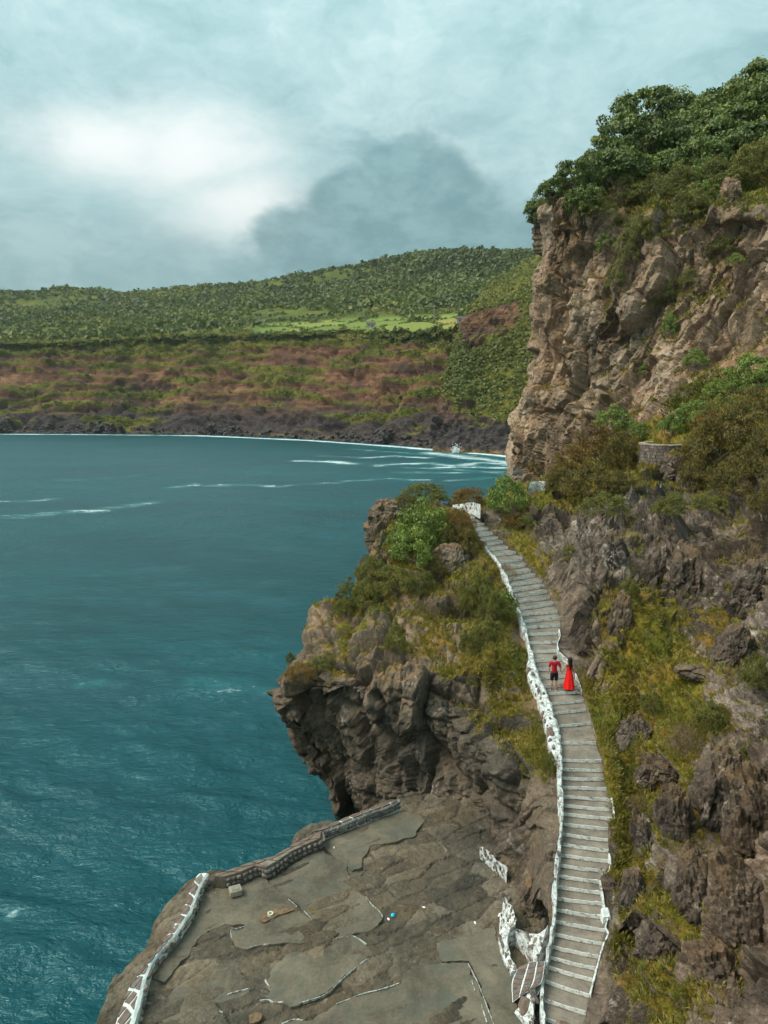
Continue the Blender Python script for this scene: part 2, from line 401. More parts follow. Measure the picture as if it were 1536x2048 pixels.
L_rust = leaf_mat('rust_shrub_leaves', [(0.0756, 0.0447, 0.0074), (0.1416, 0.0855, 0.0118), (0.2125, 0.1186, 0.0148), (0.2738, 0.1506, 0.0221)])
L_dry = leaf_mat('dry_twigs', [(0.09, 0.06, 0.03), (0.16, 0.11, 0.055), (0.24, 0.165, 0.08), (0.33, 0.24, 0.13)])
L_grass = leaf_mat('grass_blades', [(0.0797, 0.0916, 0.0089), (0.1454, 0.1373, 0.0149), (0.2299, 0.178, 0.0248), (0.3283, 0.2288, 0.0446)])
L_lush = leaf_mat('lush_grass_blades', [(0.051, 0.085, 0.0074), (0.0867, 0.145, 0.0112), (0.1326, 0.19, 0.0174), (0.1836, 0.21, 0.0248)])
L_forest = leaf_mat('far_wood_leaves', [(0.0576, 0.0752, 0.014), (0.0993, 0.1237, 0.0209), (0.1569, 0.1667, 0.0266), (0.2509, 0.215, 0.0418)])

# ------------------------------------------------------------------ survey of the stair: every riser, left and right end in the photograph
RIS = [(930,1025,955,1028),(938,1035,961,1035),(942,1043,966,1041),(945,1052,969,1049),(949,1061,977,1058),(954,1072,986,1068),(960,1081,996,1076),
 (969,1090,1006,1085),(976,1100,1016,1096),(986,1111,1032,1106),(997,1125,1045,1119),(1005,1139,1052,1131),(1012,1150,1062,1142),(1016,1160,1072,1151),
 (1019,1171,1084,1163),(1023,1183,1089,1173),(1028,1193,1095,1184),(1033,1204,1100,1196),(1038,1218,1108,1208),(1042,1230,1115,1224),(1047,1243,1119,1237),
 (1052,1255,1121,1251),(1055,1269,1120,1266),(1057,1286,1116,1284),(1063,1304,1117,1302),(1069,1322,1132,1318),(1075,1339,1142,1337),(1080,1356,1151,1352),
 (1087,1373,1158,1368),(1096,1388,1162,1384),(1103,1408,1168,1402),(1108,1427,1173,1420),(1117,1452,1182,1447),(1122,1486,1192,1486),(1124,1521,1203,1522),
 (1124,1539,1206,1541),(1124,1557,1207,1559),(1125,1575,1213,1578),(1125,1593,1221,1600),(1125,1611,1222,1620),(1125,1628,1224,1638),(1124,1648,1216,1658),
 (1122,1668,1216,1681),(1120,1688,1217,1702),(1120,1710,1220,1723),(1118,1731,1215,1743),(1116,1752,1200,1764),(1113,1773,1201,1786),(1112,1797,1205,1808),
 (1112,1820,1210,1835),(1111,1843,1210,1861),(1106,1868,1205,1888),(1102,1893,1198,1914),(1097,1914,1191,1938),(1092,1933,1187,1961),(1087,1961,1179,1992),
 (1087,1999,1172,2026),(1089,2037,1165,2062)]
NS = len(RIS); PEOPLE_STEP = 29
ZP = -12.0
STZ = []                                       # tread height of every step, relative to the camera
for i in range(NS):
    STZ.append(ZP + (PEOPLE_STEP - i) * (0.178 if i <= PEOPLE_STEP else 0.150))
RIse = [0.178 if i < PEOPLE_STEP else 0.150 for i in range(NS)]
SL = np.array([PZ(r[0], r[1], STZ[i] - RIse[i] * 0.5) for i, r in enumerate(RIS)])
SR = np.array([PZ(r[2], r[3], STZ[i] - RIse[i] * 0.5) for i, r in enumerate(RIS)])
PLAT = -16.42                                   # bathing platform level relative to the camera

def stair_at(v):
    vs = [0.5 * (r[1] + r[3]) for r in RIS]
    return np.interp(v, vs, STZ)

# ------------------------------------------------------------------ rock displacement
def rock_disp(G, N, layers, seed, warp=0.35, rot=0.0):
    """faceted, jointed rock: cells stand proud, tilt and part along cracks."""
    P = G.reshape(-1, 3).astype(np.float32)
    W = np.stack([fbm(P / 2.6, 1, seed + k * 5) + 0.18 * fbm(P / 0.5, 2, seed + k * 5 + 3) for k in range(3)], -1)
    Pw = P + W * warp
    if rot:
        c_, s_ = math.cos(rot), math.sin(rot)
        Pw = np.stack([Pw[:, 0] * c_ - Pw[:, 2] * s_, Pw[:, 1], Pw[:, 0] * s_ + Pw[:, 2] * c_], -1)
    D = np.zeros(len(P), np.float32); tone = np.zeros(len(P), np.float32); wsum = 0
    for k, (sx, sy, sz, amp, tilt, groove, gw) in enumerate(layers):
        F1, F2, rid, dv = worley(Pw / np.array([sx, sy, sz], np.float32), seed + 100 + k * 31)
        D += amp * (rid[:, 0] - 0.5) * 2
        D += tilt * ((rid - 0.5) * dv).sum(-1) * 2
        e = F2 - F1
        D -= groove * np.exp(-(e / gw) ** 2)
        wt = 1.0 / (k + 1); tone += wt * rid[:, 1]; wsum += wt
    # sharp creases at several sizes, drawn out along the dip of the rock
    for k, (s_, a_) in enumerate(((layers[0][0] * 0.8, layers[0][3] * 0.55), (layers[1][0] * 0.7, layers[1][3] * 0.75), (layers[-1][0] * 0.7, layers[-1][3] * 1.0))):
        q = Pw / np.array([s_, s_, s_ * 2.2], np.float32)
        D += a_ * (0.45 - 2.0 * np.abs(fbm(q, 2, seed + 700 + k * 9)))
    return D.reshape(G.shape[:2]), (tone / wsum).reshape(G.shape[:2])

SHEETS = {}
STAIR_POLY = [p[:2] for p in SL] + [p[:2] for p in SR[::-1]]
SC = 0.5 * (SL + SR)
def stair_z(X, Y):
    d = np.full(X.shape, 1e9); z = np.zeros(X.shape)
    for i in range(NS - 1):
        ax, ay, bx, by = SC[i, 0], SC[i, 1], SC[i + 1, 0], SC[i + 1, 1]; vx, vy = bx - ax, by - ay
        t = np.clip(((X - ax) * vx + (Y - ay) * vy) / (vx * vx + vy * vy), 0, 1)
        q = np.hypot(X - ax - t * vx, Y - ay - t * vy); m_ = q < d; d = np.where(m_, q, d); z = np.where(m_, CZ + STZ[i] + t * (STZ[i + 1] - STZ[i]), z)
    return z
def attach_side(side, reach, top, under=0.35):
    line = [p[:2] for p in side]
    def f(H):
        X, Y, Z = H[..., 0], H[..., 1], H[..., 2]
        ins = inside(X, Y, STAIR_POLY); d = dseg(X, Y, line); sz = stair_z(X, Y)
        w_ = 1 - sst(d, 0.15, reach)
        Z2 = np.where(ins, Z, Z * (1 - w_) + (sz + top) * w_)
        Z2 = np.where(ins, np.minimum(Z2, sz - under), Z2)
        H = H.copy(); H[..., 2] = Z2; return H
    return f
def build_sheet(name, C, nr, nc, mat, layers, seed, warp, big, soil_up=(0.35, 0.75), vegnoise=2.2, rot=0.0, smooth=False, fade=None, vegflat=0.5, attach=None, soft=1, grit=(0.22, 0.05), splash=None):
    """C: control net (rows, cols, 4) = x, y, z, vegetation."""
    G4 = dense(C, nr, nc); G = G4[..., :3]; veg = G4[..., 3]
    N = normals(G)
    if N[nr // 2, nc // 2] @ (np.array([0, 0, CZ]) - G[nr // 2, nc // 2]) < 0: N = -N
    amp = 1.0 if fade is None else fade(G, nr, nc)
    D, tone = rock_disp(G, N, layers, seed, warp, rot)
    for (sc, am) in big:
        B = am * fbm(G / sc, 4, seed + 900) * 1.7; q = am * 0.42
        Bq = (np.floor(B / q) + sst((B / q) % 1.0, 0.70, 1.0)) * q          # broken plates with sharp edges
        D = D + 0.35 * B + 0.65 * Bq
    for _ in range(soft):
        D[1:-1, 1:-1] = (D[1:-1, 1:-1] * 2 + D[:-2, 1:-1] + D[2:, 1:-1] + D[1:-1, :-2] + D[1:-1, 2:]) / 6
    for _ in range(2):                                     # ease only the sheer steps between blocks, keep the facets crisp
        gr = np.hypot(np.gradient(D, axis=0), np.gradient(D, axis=1)); sp_ = 0.5 * (np.linalg.norm(np.gradient(G, axis=0), axis=-1) + np.linalg.norm(np.gradient(G, axis=1), axis=-1)) + 1e-6
        wt = sst(gr / sp_, 2.2, 5.0); Q = D.copy()
        Q[1:-1, 1:-1] = (D[1:-1, 1:-1] + D[:-2, 1:-1] + D[2:, 1:-1] + D[1:-1, :-2] + D[1:-1, 2:]) / 5
        D = D * (1 - wt) + Q * wt
    D = D + grit[1] * fbm(G / grit[0], 3, seed + 950)
    D = D * amp * (1.0 - 0.45 * np.clip(veg, 0, 1))
    H = G + N * D[..., None]
    if attach: H = attach(H)
    N2 = normals(H); 
    if (N2 * N).sum() < 0: N2 = -N2
    # smooth normal for ledge finding
    K = H.copy()
    for _ in range(3):
        K[1:-1, 1:-1] = (K[1:-1, 1:-1] * 2 + K[:-2, 1:-1] + K[2:, 1:-1] + K[1:-1, :-2] + K[1:-1, 2:]) / 6
    N3 = normals(K); 
    if (N3 * N).sum() < 0: N3 = -N3
    up = N3[..., 2]
    soil = sst(up, soil_up[0], soil_up[1])
    if splash:                                             # spray-washed basalt below, crusted and soiled above
        sz_ = sst(H[..., 2] + 1.5 * fbm(H / 2.5, 3, seed + 33), splash[0], splash[1]); soil = soil * sz_; tone = tone * (0.45 + 0.55 * sz_)
    vg = np.clip(veg + 0.42 * fbm(H / vegnoise, 4, seed + 55) + vegflat * (up - 0.45), 0, 1)
    F = grid_faces(nr, nc)
    # outward orientation
    a, b_, c_ = H.reshape(-1, 3)[F[:, 0]], H.reshape(-1, 3)[F[:, 1]], H.reshape(-1, 3)[F[:, 2]]
    fn = np.cross(b_ - a, c_ - a); 
    if (fn * N.reshape(-1, 3)[F[:, 0]]).sum() < 0: F = F[:, ::-1]
    me = mesh_np(name, H.reshape(-1, 3), F, mat, smooth, {'tone': tone, 'veg': vg, 'soil': soil})
    o = link(name, me); tag(o, kind='structure')
    SHEETS[name] = (H, N3, vg)
    return o
def net(rows, pre=None, post=None):
    """rows of (u, v, Y, veg) -> world control net; pre/post: world offsets that wrap the sheet round its ends."""
    out = []
    for r in rows:
        pts = [list(PY(u, v, Y)) + [g] for (u, v, Y, g) in r]
        if pre: pts = [[pts[0][0] + a, pts[0][1] + b_, pts[0][2] + c_, pts[0][3]] for (a, b_, c_) in pre] + pts
        if post: pts = pts + [[pts[-1][0] + a, pts[-1][1] + b_, pts[-1][2] + c_, pts[-1][3]] for (a, b_, c_) in post]
        out.append(pts)
    return np.array(out)

# ------------------------------------------------------------------ the knoll left of the stair (overhanging above the sea)
kn = [
 [(792,1010,47.5,.3),(815,1006,47.8,.3),(845,1006,47.8,.2),(875,1007,47.6,.1),(905,1010,47.2,.1),(935,1012,46.6,.1),(960,1014,46.2,.1)],
 [(775,1014,43.6,.2),(805,1016,43.4,.5),(840,1019,43.2,.3),(872,1021,43.1,.2),(905,1024,43.0,.2),(935,1027,42.8,.2),(960,1029,42.7,.2)],
 [(745,1040,42.0,.1),(785,1048,41.4,.6),(830,1052,41.0,.7),(870,1056,40.8,.7),(905,1060,40.6,.7),(942,1066,40.6,.5),(972,1070,40.6,.2)],
 [(735,1088,40.2,.1),(775,1096,39.2,.5),(825,1102,38.6,.7),(870,1108,38.2,.6),(915,1114,37.9,.5),(965,1118,37.7,.6),(1003,1122,37.6,.2)],
 [(708,1150,38.2,.3),(755,1160,36.8,.6),(810,1168,35.9,.6),(865,1176,35.3,.4),(920,1182,34.9,.4),(985,1186,34.7,.7),(1030,1184,34.8,.2)],
 [(655,1228,36.4,.3),(715,1236,34.5,.5),(785,1244,33.2,.4),(850,1252,32.4,.6),(915,1256,31.9,.6),(990,1256,31.7,.7),(1055,1250,32.1,.2)],
 [(584,1326,34.0,.35),(655,1312,32.0,.35),(740,1318,30.5,.2),(825,1326,29.6,.35),(905,1326,29.2,.6),(990,1322,29.0,.7),(1066,1316,29.6,.2)],
 [(559,1372,33.3,.15),(630,1378,30.9,.15),(725,1384,29.3,.0),(815,1390,28.6,.0),(905,1390,28.2,.25),(1000,1388,27.9,.6),(1084,1378,27.9,.2)],
 [(557,1420,33.3,.0),(625,1432,32.2,.0),(720,1440,29.9,.0),(812,1446,28.4,.0),(905,1446,27.5,.1),(1010,1444,26.4,.5),(1106,1436,26.2,.1)],
 [(566,1470,33.9,.0),(628,1482,34.0,.0),(718,1494,31.6,.0),(812,1500,28.7,.0),(908,1500,27.1,.0),(1020,1504,24.6,.3),(1118,1510,24.1,.1)],
 [(608,1525,34.4,.0),(655,1535,34.4,.0),(725,1545,31.9,.0),(815,1555,28.4,.0),(912,1562,26.8,.0),(1022,1580,23.7,.15),(1122,1590,22.3,.1)],
 [(672,1580,34.6,.0),(695,1588,34.0,.0),(740,1595,31.2,.0),(818,1605,28.1,.0),(915,1620,26.4,.0),(1022,1660,23.2,.05),(1118,1670,21.0,.0)],
 [(688,1640,35.0,.0),(705,1645,34.0,.0),(745,1648,31.2,.0),(822,1652,27.9,.0),(925,1668,26.2,.0),(1020,1740,23.1,.0),(1112,1755,20.0,.0)],
 [(690,1690,35.6,.0),(706,1695,34.4,.0),(748,1700,31.8,.0),(826,1705,28.0,.0),(950,1735,25.0,.0),(1020,1810,22.3,.0),(1106,1835,19.0,.0)],
 [(690,1750,36.5,.0),(706,1755,35.0,.0),(750,1760,32.0,.0),(830,1780,28.0,.0),(955,1800,25.0,.0),(1022,1880,22.0,.0),(1104,1915,18.4,.0)]]
kn = [[(u, v, Y, g * 0.80) for (u, v, Y, g) in r] for r in kn]
Ck = net(kn, pre=[(11.0, 9.0, -3.0), (5.0, 6.5, -1.2), (1.2, 2.6, -0.2)])
Ck[0, :3, 2] -= 1.5
LAY_K = [(2.3, 2.3, 4.2, 0.46, 0.60, 0.45, 0.06), (0.95, 0.95, 1.9, 0.19, 0.30, 0.16, 0.07), (0.38, 0.38, 0.65, 0.065, 0.12, 0.05, 0.09)]
def fade_k(G, nr, nc):
    c = np.linspace(0, 1, nc)[None, :]; r = np.linspace(0, 1, nr)[:, None]
    f = 1 - 0.88 * sst(c, 0.86, 0.97)
    f = f * (0.25 + 0.75 * sst(r, 0.02, 0.20))
    return f
o = build_sheet('rock_outcrop', Ck, 550, 390, M_knoll, LAY_K, 3, 0.35, [(3.2, 0.55)], fade=fade_k, vegnoise=1.5, soil_up=(0.45, 0.95), splash=(9.0, 11.5), attach=attach_side(SL, 1.3, -0.10))

# ------------------------------------------------------------------ slope right of the stair
sr = [
 [(955,1002,50.5,.6),(1010,985,55,.5),(1075,962,60,.4),(1140,925,62,.6),(1225,870,61,.7),(1320,838,58,.7),(1420,790,54,.7),(1560,735,49,.6),(1780,690,43,.5)],
 [(950,1010,46.5,.5),(1005,998,47.5,.5),(1065,982,48.5,.5),(1130,958,50,.7),(1215,930,50.5,.8),(1310,905,49,.7),(1415,868,47,.8),(1560,806,44,.8),(1780,750,38,.6)],
 [(962,1030,43.2,.2),(1005,1018,43.8,.4),(1055,1008,44.6,.6),(1125,992,45.5,.7),(1210,972,46,.7),(1305,955,45,.5),(1415,930,43,.7),(1560,880,40,.8),(1780,830,34,.6)],
 [(985,1072,40.4,.1),(1035,1064,41.0,.3),(1080,1048,41.6,.2),(1140,1034,42.2,.2),(1215,1014,42.6,.3),(1305,1002,41.6,.3),(1415,985,39.6,.5),(1560,950,36.5,.6),(1780,910,31,.5)],
 [(1020,1120,37.4,.1),(1072,1112,38.0,.4),(1108,1076,38.4,.1),(1160,1052,39.0,.1),(1235,1060,39.3,.2),(1320,1052,37.6,.2),(1425,1040,35.6,.2),(1560,1012,33,.3),(1780,980,28,.4)],
 [(1055,1185,34.4,.1),(1116,1174,34.9,.2),(1142,1122,35.1,.05),(1184,1088,35.7,.1),(1246,1078,36.0,.2),(1335,1104,34.9,.1),(1432,1090,33.3,.1),(1560,1072,30.6,.2),(1780,1040,26,.3)],
 [(1080,1255,31.8,.1),(1138,1240,32.3,.1),(1160,1182,32.5,.05),(1196,1140,33.1,.15),(1256,1126,33.4,.4),(1345,1172,32.4,.2),(1440,1160,30.8,.3),(1560,1140,28.4,.3),(1780,1110,24,.3)],
 [(1085,1320,29.4,.1),(1146,1308,30.2,.1),(1172,1256,30.4,.1),(1208,1216,30.9,.45),(1270,1198,31.1,.55),(1356,1238,30.4,.6),(1446,1228,28.8,.5),(1560,1206,26.6,.3),(1780,1180,22.5,.3)],
 [(1115,1395,27.4,.2),(1182,1388,27.8,.5),(1212,1346,28.1,.6),(1252,1312,28.6,.6),(1308,1296,28.4,.6),(1376,1318,27.6,.6),(1456,1304,26.2,.4),(1560,1284,24.4,.3),(1780,1260,20.8,.3)],
 [(1138,1475,25.0,.2),(1204,1468,25.2,.9),(1236,1450,26.0,.8),(1276,1428,26.4,.5),(1330,1412,26.0,.5),(1392,1398,25.0,.5),(1466,1384,23.8,.3),(1560,1366,22.4,.2),(1780,1340,19,.2)],
 [(1150,1555,22.9,.1),(1226,1548,22.9,.7),(1254,1530,23.6,.8),(1290,1508,24.0,.5),(1345,1490,23.6,.5),(1402,1478,22.8,.2),(1476,1466,21.8,.1),(1560,1450,20.6,.1),(1780,1430,17.4,.2)],
 [(1162,1640,21.1,.0),(1238,1632,21.1,.3),(1264,1615,21.8,.6),(1300,1592,22.1,.5),(1352,1574,21.6,.4),(1410,1560,21.0,.1),(1482,1548,20.0,.0),(1560,1534,18.9,.0),(1780,1515,16,.2)],
 [(1160,1730,19.7,.0),(1232,1724,19.8,.1),(1262,1706,20.4,.3),(1302,1684,20.6,.5),(1356,1664,20.0,.1),(1416,1648,19.4,.1),(1486,1636,18.6,.0),(1560,1624,17.5,.0),(1780,1606,15,.1)],
 [(1145,1815,18.5,.0),(1222,1810,18.6,.0),(1258,1794,19.0,.1),(1304,1774,19.1,.4),(1360,1756,18.5,.1),(1420,1740,17.9,.0),(1490,1728,17.2,.1),(1560,1718,16.4,.1),(1780,1704,14,.1)],
 [(1140,1900,17.6,.0),(1214,1898,17.6,.0),(1256,1884,17.8,.0),(1306,1866,17.7,.1),(1364,1850,17.1,.0),(1424,1836,16.5,.0),(1494,1826,15.9,.0),(1560,1818,15.2,.0),(1780,1806,13,.1)],
 [(1130,1990,16.9,.0),(1198,1984,16.6,.0),(1250,1974,16.4,.2),(1308,1962,16.1,.2),(1368,1948,15.6,.1),(1430,1936,15.2,.0),(1500,1928,14.6,.0),(1560,1922,14.0,.0),(1780,1912,12,.1)],
 [(1100,2080,16.0,.0),(1180,2078,15.5,.0),(1240,2072,15.1,.2),(1308,2064,14.8,.2),(1372,2056,14.4,.1),(1436,2048,14.0,.0),(1506,2040,13.5,.0),(1560,2034,13.0,.0),(1780,2026,11,.1)],
 [(1100,2260,14.5,.0),(1180,2260,14.0,.0),(1240,2256,13.6,.0),(1308,2250,13.3,.0),(1372,2244,13.0,.0),(1436,2240,12.7,.0),(1506,2234,12.3,.0),(1560,2230,11.9,.0),(1780,2224,10,.0)]]
# the lower bank stands steeply over the stair: the face comes forward towards the right edge
sr = [[(u, v, Y - max(0.0, (u - 1235) / 330.0) * 1.7 * float(sst(np.array(float(i)), 6.0, 11.0)), g * 0.92 + (0.30 if (i >= 8 and 1250 < u < 1430) else 0.0)) for (u, v, Y, g) in r] for i, r in enumerate(sr)]
Cs = net(sr)
def fade_s(G, nr, nc):
    c = np.linspace(0, 1, nc)[None, :]
    return 0.12 + 0.88 * sst(c, 0.115, 0.23) + 0 * G[..., 0]
LAY_S = [(3.0, 3.0, 8.0, 0.36, 1.15, 0.22, 0.04), (1.15, 1.15, 3.4, 0.20, 0.75, 0.13, 0.05), (0.42, 0.42, 1.0, 0.085, 0.36, 0.05, 0.08)]
o = build_sheet('cliff_slope', Cs, 650, 410, M_slope, LAY_S, 21, 0.35, [(3.0, 0.5)], fade=fade_s, vegnoise=1.6, rot=-0.22, soil_up=(0.85, 1.3), soft=0, grit=(0.28, 0.08), attach=attach_side(SR, 0.9, 0.02))

# ------------------------------------------------------------------ the high headland behind
hd = [
 [(1112,392,104,.9),(1180,330,110,.95),(1280,262,114,1),(1375,252,114,1),(1460,200,112,1),(1548,160,110,1),(1780,90,106,1)],
 [(1092,408,90,.8),(1165,378,92,.9),(1262,338,93,1),(1362,330,89,1),(1456,300,85,1),(1548,280,81,1),(1780,240,75,1)],
 [(1086,424,83,.3),(1132,412,79.5,.3),(1222,405,76,.5),(1322,404,71.5,.6),(1424,402,67.5,.6),(1548,396,63,.5),(1780,380,56,.5)],
 [(1082,470,82,.05),(1140,468,78,.05),(1216,466,73.4,.15),(1316,466,69,.25),(1422,464,65,.15),(1548,462,60.8,.1),(1780,456,54,.2)],
 [(1080,540,81.4,.0),(1136,540,77,.05),(1210,540,72,.2),(1310,540,67.6,.1),(1420,538,63.6,.15),(1548,536,59.4,.1),(1780,530,52.6,.1)],
 [(1070,630,80.8,.0),(1126,630,76,.1),(1202,634,70.8,.1),(1302,640,66.4,.15),(1412,640,62,.1),(1548,630,57.6,.05),(1780,610,50.6,.1)],
 [(1054,715,80.4,.0),(1098,716,75.6,.05),(1190,722,70.0,.05),(1290,726,65.2,.1),(1400,712,60.0,.0),(1548,680,55.0,.0),(1780,648,48,.2)],
 [(1040,790,80.2,.0),(1084,792,74.8,.0),(1170,800,68.6,.0),(1272,798,63.2,.05),(1388,768,56.6,.1),(1548,722,51.4,.1),(1780,690,45,.3)],
 [(1028,860,80.0,.0),(1072,866,74.0,.0),(1155,872,67.2,.0),(1258,862,60.6,.2),(1380,822,53.6,.5),(1548,768,48.0,.6),(1780,738,42,.6)],
 [(1018,945,79.8,.0),(1072,950,73.0,.0),(1150,950,65.0,.1),(1255,935,57.0,.3),(1378,890,50.0,.5),(1548,830,45.0,.6),(1780,800,40,.6)],
 [(1020,1060,79.6,.0),(1072,1060,73.0,.0),(1150,1060,65.0,.0),(1255,1040,57.0,.0),(1378,1000,50.0,.0),(1548,950,45.0,.0),(1780,900,40,.0)],
 [(1020,1160,79.6,.0),(1072,1180,73.0,.0),(1150,1200,65.0,.0),(1255,1200,57.0,.0),(1378,1160,50.0,.0),(1548,1100,45.0,.0),(1780,1050,40,.0)]]
Ch = net(hd, pre=[(30, 60, -4), (16, 26, -2), (4.0, 9.0, 0)])
LAY_H = [(4.8, 4.8, 13.0, 0.70, 2.2, 0.5, 0.05), (1.9, 1.9, 5.0, 0.34, 1.25, 0.22, 0.05), (0.8, 0.8, 1.7, 0.14, 0.55, 0.08, 0.07)]
def fade_h(G, nr, nc):
    r = np.linspace(0, 1, nr)[:, None]; c = np.linspace(0, 1, nc)[None, :]
    scree = np.exp(-(((r - 0.62) / 0.10) ** 2 + ((c - 0.86) / 0.16) ** 2))
    return (0.30 + 0.70 * sst(r, 0.12, 0.22)) * (1 - 0.72 * scree) * (0.45 + 0.55 * sst(c, 0.30, 0.44)) + 0 * G[..., 0]
o = build_sheet('headland_cliff', Ch, 490, 410, M_head, LAY_H, 41, 0.6, [(9.0, 1.5)], fade=fade_h, vegnoise=4.0, rot=0.40, soil_up=(0.45, 0.95), vegflat=0.35, soft=0, grit=(0.7, 0.10))

# ------------------------------------------------------------------ far coast: cliff, plateau with fields, wooded hill
US = [-900, -500, -150, 150, 400, 620, 800, 930, 1060, 1220, 1500]
WV = [866, 866, 867, 868, 870.5, 880, 893, 904, 916, 928, 945]
TOPV = [700, 692, 686, 679, 668, 663, 662, 656, 650, 646, 640]
PLV = [680, 676, 671, 666, 655, 646, 637, 628, 620, 614, 606]
MIDV = [640, 635, 632, 628, 618, 598, 580, 572, 566, 562, 556]
SKYV = [594, 592, 590, 587, 579, 549, 522, 513, 506, 502, 498]
rows = [[] for _ in range(12)]
for u, wv, tv, pv, mv, sv in zip(US, WV, TOPV, PLV, MIDV, SKYV):
    y0 = PZ(u, wv, -CZ)[1]
    q = PY(u, sv, y0 + 600)
    rows[0].append([q[0] * 1.25, q[1] + 260, q[2] - 30, .9])
    rows[1].append([*PY(u, sv, y0 + 600), .95])
    rows[2].append([*PY(u, 0.5 * (sv + mv), y0 + 500), .95])
    rows[3].append([*PY(u, mv, y0 + 390), .95])
    rows[4].append([*PY(u, 0.55 * pv + 0.45 * mv, y0 + 290), .95])
    rows[5].append([*PY(u, pv, y0 + 180), .85])
    rows[6].append([*PY(u, tv, y0 + 78), .8])
    rows[7].append([*PY(u, tv + 18, y0 + 68), .45])
    rows[8].append([*PY(u, tv * 0.55 + wv * 0.45, y0 + 46), .40])
    rows[9].append([*PY(u, tv * 0.16 + wv * 0.84, y0 + 24), .12])
    rows[10].append([*PY(u, wv - 7, y0 + 9), .0])
    rows[11].append([*PZ(u, wv + 3.5, -CZ - 1.5), .0])
Cf = np.array(rows)
nr, nc = 310, 540
# row spacing follows the cliff, which shows largest
G4 = dense(Cf, nr, nc); G = G4[..., :3]; N = normals(G)
if N[240, 270][1] > 0: N = -N
rr = np.linspace(0, 11, nr)[:, None]
face = sst(rr, 5.8, 6.4) * (1 - sst(rr, 9.9, 10.4)); shore = sst(rr, 9.2, 10.0); hill = 1 - sst(rr, 5.2, 6.0)
D, tone = rock_disp(G, N, [(26, 26, 9, 2.2, 3.5, 1.2, 0.10), (10, 10, 4.5, 1.0, 2.0, 0.6, 0.12), (4.0, 4.0, 2.2, 0.45, 0.9, 0.3, 0.14)], 61, 5.0)
zst = G[..., 2] + 9 * fbm(G / np.array([70, 70, 24]), 4, 77)
strata = np.abs(((zst / 8.5) % 1.0) - 0.5) * 2
gul = 1 - np.abs(fbm(np.stack([G[..., 0] / 34, G[..., 1] / 34, G[..., 2] / 160], -1), 4, 78))
D = D * (face * 0.6 + shore * 0.8 + 0.06) + face * ((strata - 0.5) * 2.0 + (gul - 0.7) * -16 * 0.6)
D = D + hill * (fbm(G / 90, 5, 79) * 9.0 * sst(rr, 5.4, 4.2))
H = G + N * D[..., None]
up = normals(H)[..., 2]; 
if np.median(up) < 0: up = -up
vg = np.clip(G4[..., 3] + face * ((strata - 0.5) * 0.70 + 0.12 + 0.95 * fbm(G / np.array([60, 60, 13]), 5, 80) ) - shore * 0.6, 0, 1)
# farm plots on the plateau
fld = np.zeros((nr, nc))
uu, vv = proj([H[..., 0], H[..., 1], H[..., 2]])
plat = sst(rr, 4.6, 5.0) * (1 - sst(rr, 6.0, 6.15))
F1, F2, rid, dv = worley(np.stack([H[..., 0] / 34 + 0.3 * H[..., 1] / 60, H[..., 1] / 52, 0 * rr + 0 * H[..., 0] + .5], -1), 5)
zone = sst(uu, 470, 560) * (1 - sst(uu, 925, 950)) * plat
fld = zone * (F2 - F1 > 0.06) * (0.35 + 0.65 * rid[..., 0])
m, b = newmat('far_coast_ground'); p = b.pos()
n1 = b.noise(b.scalev(p, (1, 1, 2.2)), 0.022, 8, 0.65, 0.5); n2 = b.noise(b.scalev(p, (0.28, 0.28, 4.5)), 0.11, 6, 0.7, 0.25); n3 = b.noise(b.scalev(p, (1, 1, 2.0)), 0.5, 5, 0.7)
f = b.math('ADD', b.math('MULTIPLY', n1, 0.5), b.math('ADD', b.math('MULTIPLY', n2, 0.4), b.math('MULTIPLY', b.attr('tone'), 0.16)))
c = b.ramp(f, [(0.36, (0.026, 0.022, 0.021)), (0.46, (0.066, 0.042, 0.031)), (0.55, (0.125, 0.064, 0.038)), (0.68, (0.235, 0.128, 0.070))])
# old grey lava at the foot of the cliff
sep = b.node('ShaderNodeSeparateXYZ'); b.put(sep.inputs[0], p)
low = b.sstep(b.math('ADD', sep.outputs[2], b.math('MULTIPLY', b.math('SUBTRACT', n2, 0.5), 22.0)), 24.0, 9.0)
c = b.mix(low, c, b.ramp(n3, [(0.3, (0.024, 0.022, 0.024)), (0.7, (0.085, 0.066, 0.060))]))
v = b.math('ADD', b.attr('veg'), b.math('MULTIPLY', b.math('SUBTRACT', n2, 0.5), 1.6))
vc = b.ramp(b.math('ADD', b.math('MULTIPLY', n1, 0.5), b.math('MULTIPLY', n3, 0.5)), [(0.36, (0.048, 0.058, 0.014)), (0.47, (0.085, 0.086, 0.018)), (0.56, (0.128, 0.116, 0.022)), (0.66, (0.185, 0.150, 0.034))])
c = b.mix(b.sstep(v, 0.44, 0.62), c, b.mix(b.sstep(sep.outputs[1], 560.0, 640.0), vc, b.ramp(n1, [(0.4, (0.060, 0.080, 0.018)), (0.6, (0.115, 0.125, 0.026))])))
fa = b.attr('field'); fc = b.ramp(fa, [(0.3, (0.11, 0.165, 0.035)), (0.55, (0.18, 0.215, 0.05)), (0.8, (0.26, 0.225, 0.06)), (1.0, (0.15, 0.20, 0.045))])
c = b.mix(b.sstep(fa, 0.05, 0.25), c, fc)
oc = b.sstep(b.math('ADD', sep.outputs[2], b.math('MULTIPLY', n3, 3.0)), 4.0, 1.6)
c = b.mix(b.math('MULTIPLY', oc, b.sstep(n1, 0.42, 0.55)), c, (0.21, 0.13, 0.055))
c = b.mix(1.0, c, b.ramp(b.noise(p, 1.3, 4, 0.75), [(0.3, 0.7), (0.7, 1.35)]), 'MULTIPLY')
finish(m, b, c, 0.95, b.bump(n3, 0.7, 1.2), 0.1); M_far = m
F = grid_faces(nr, nc)
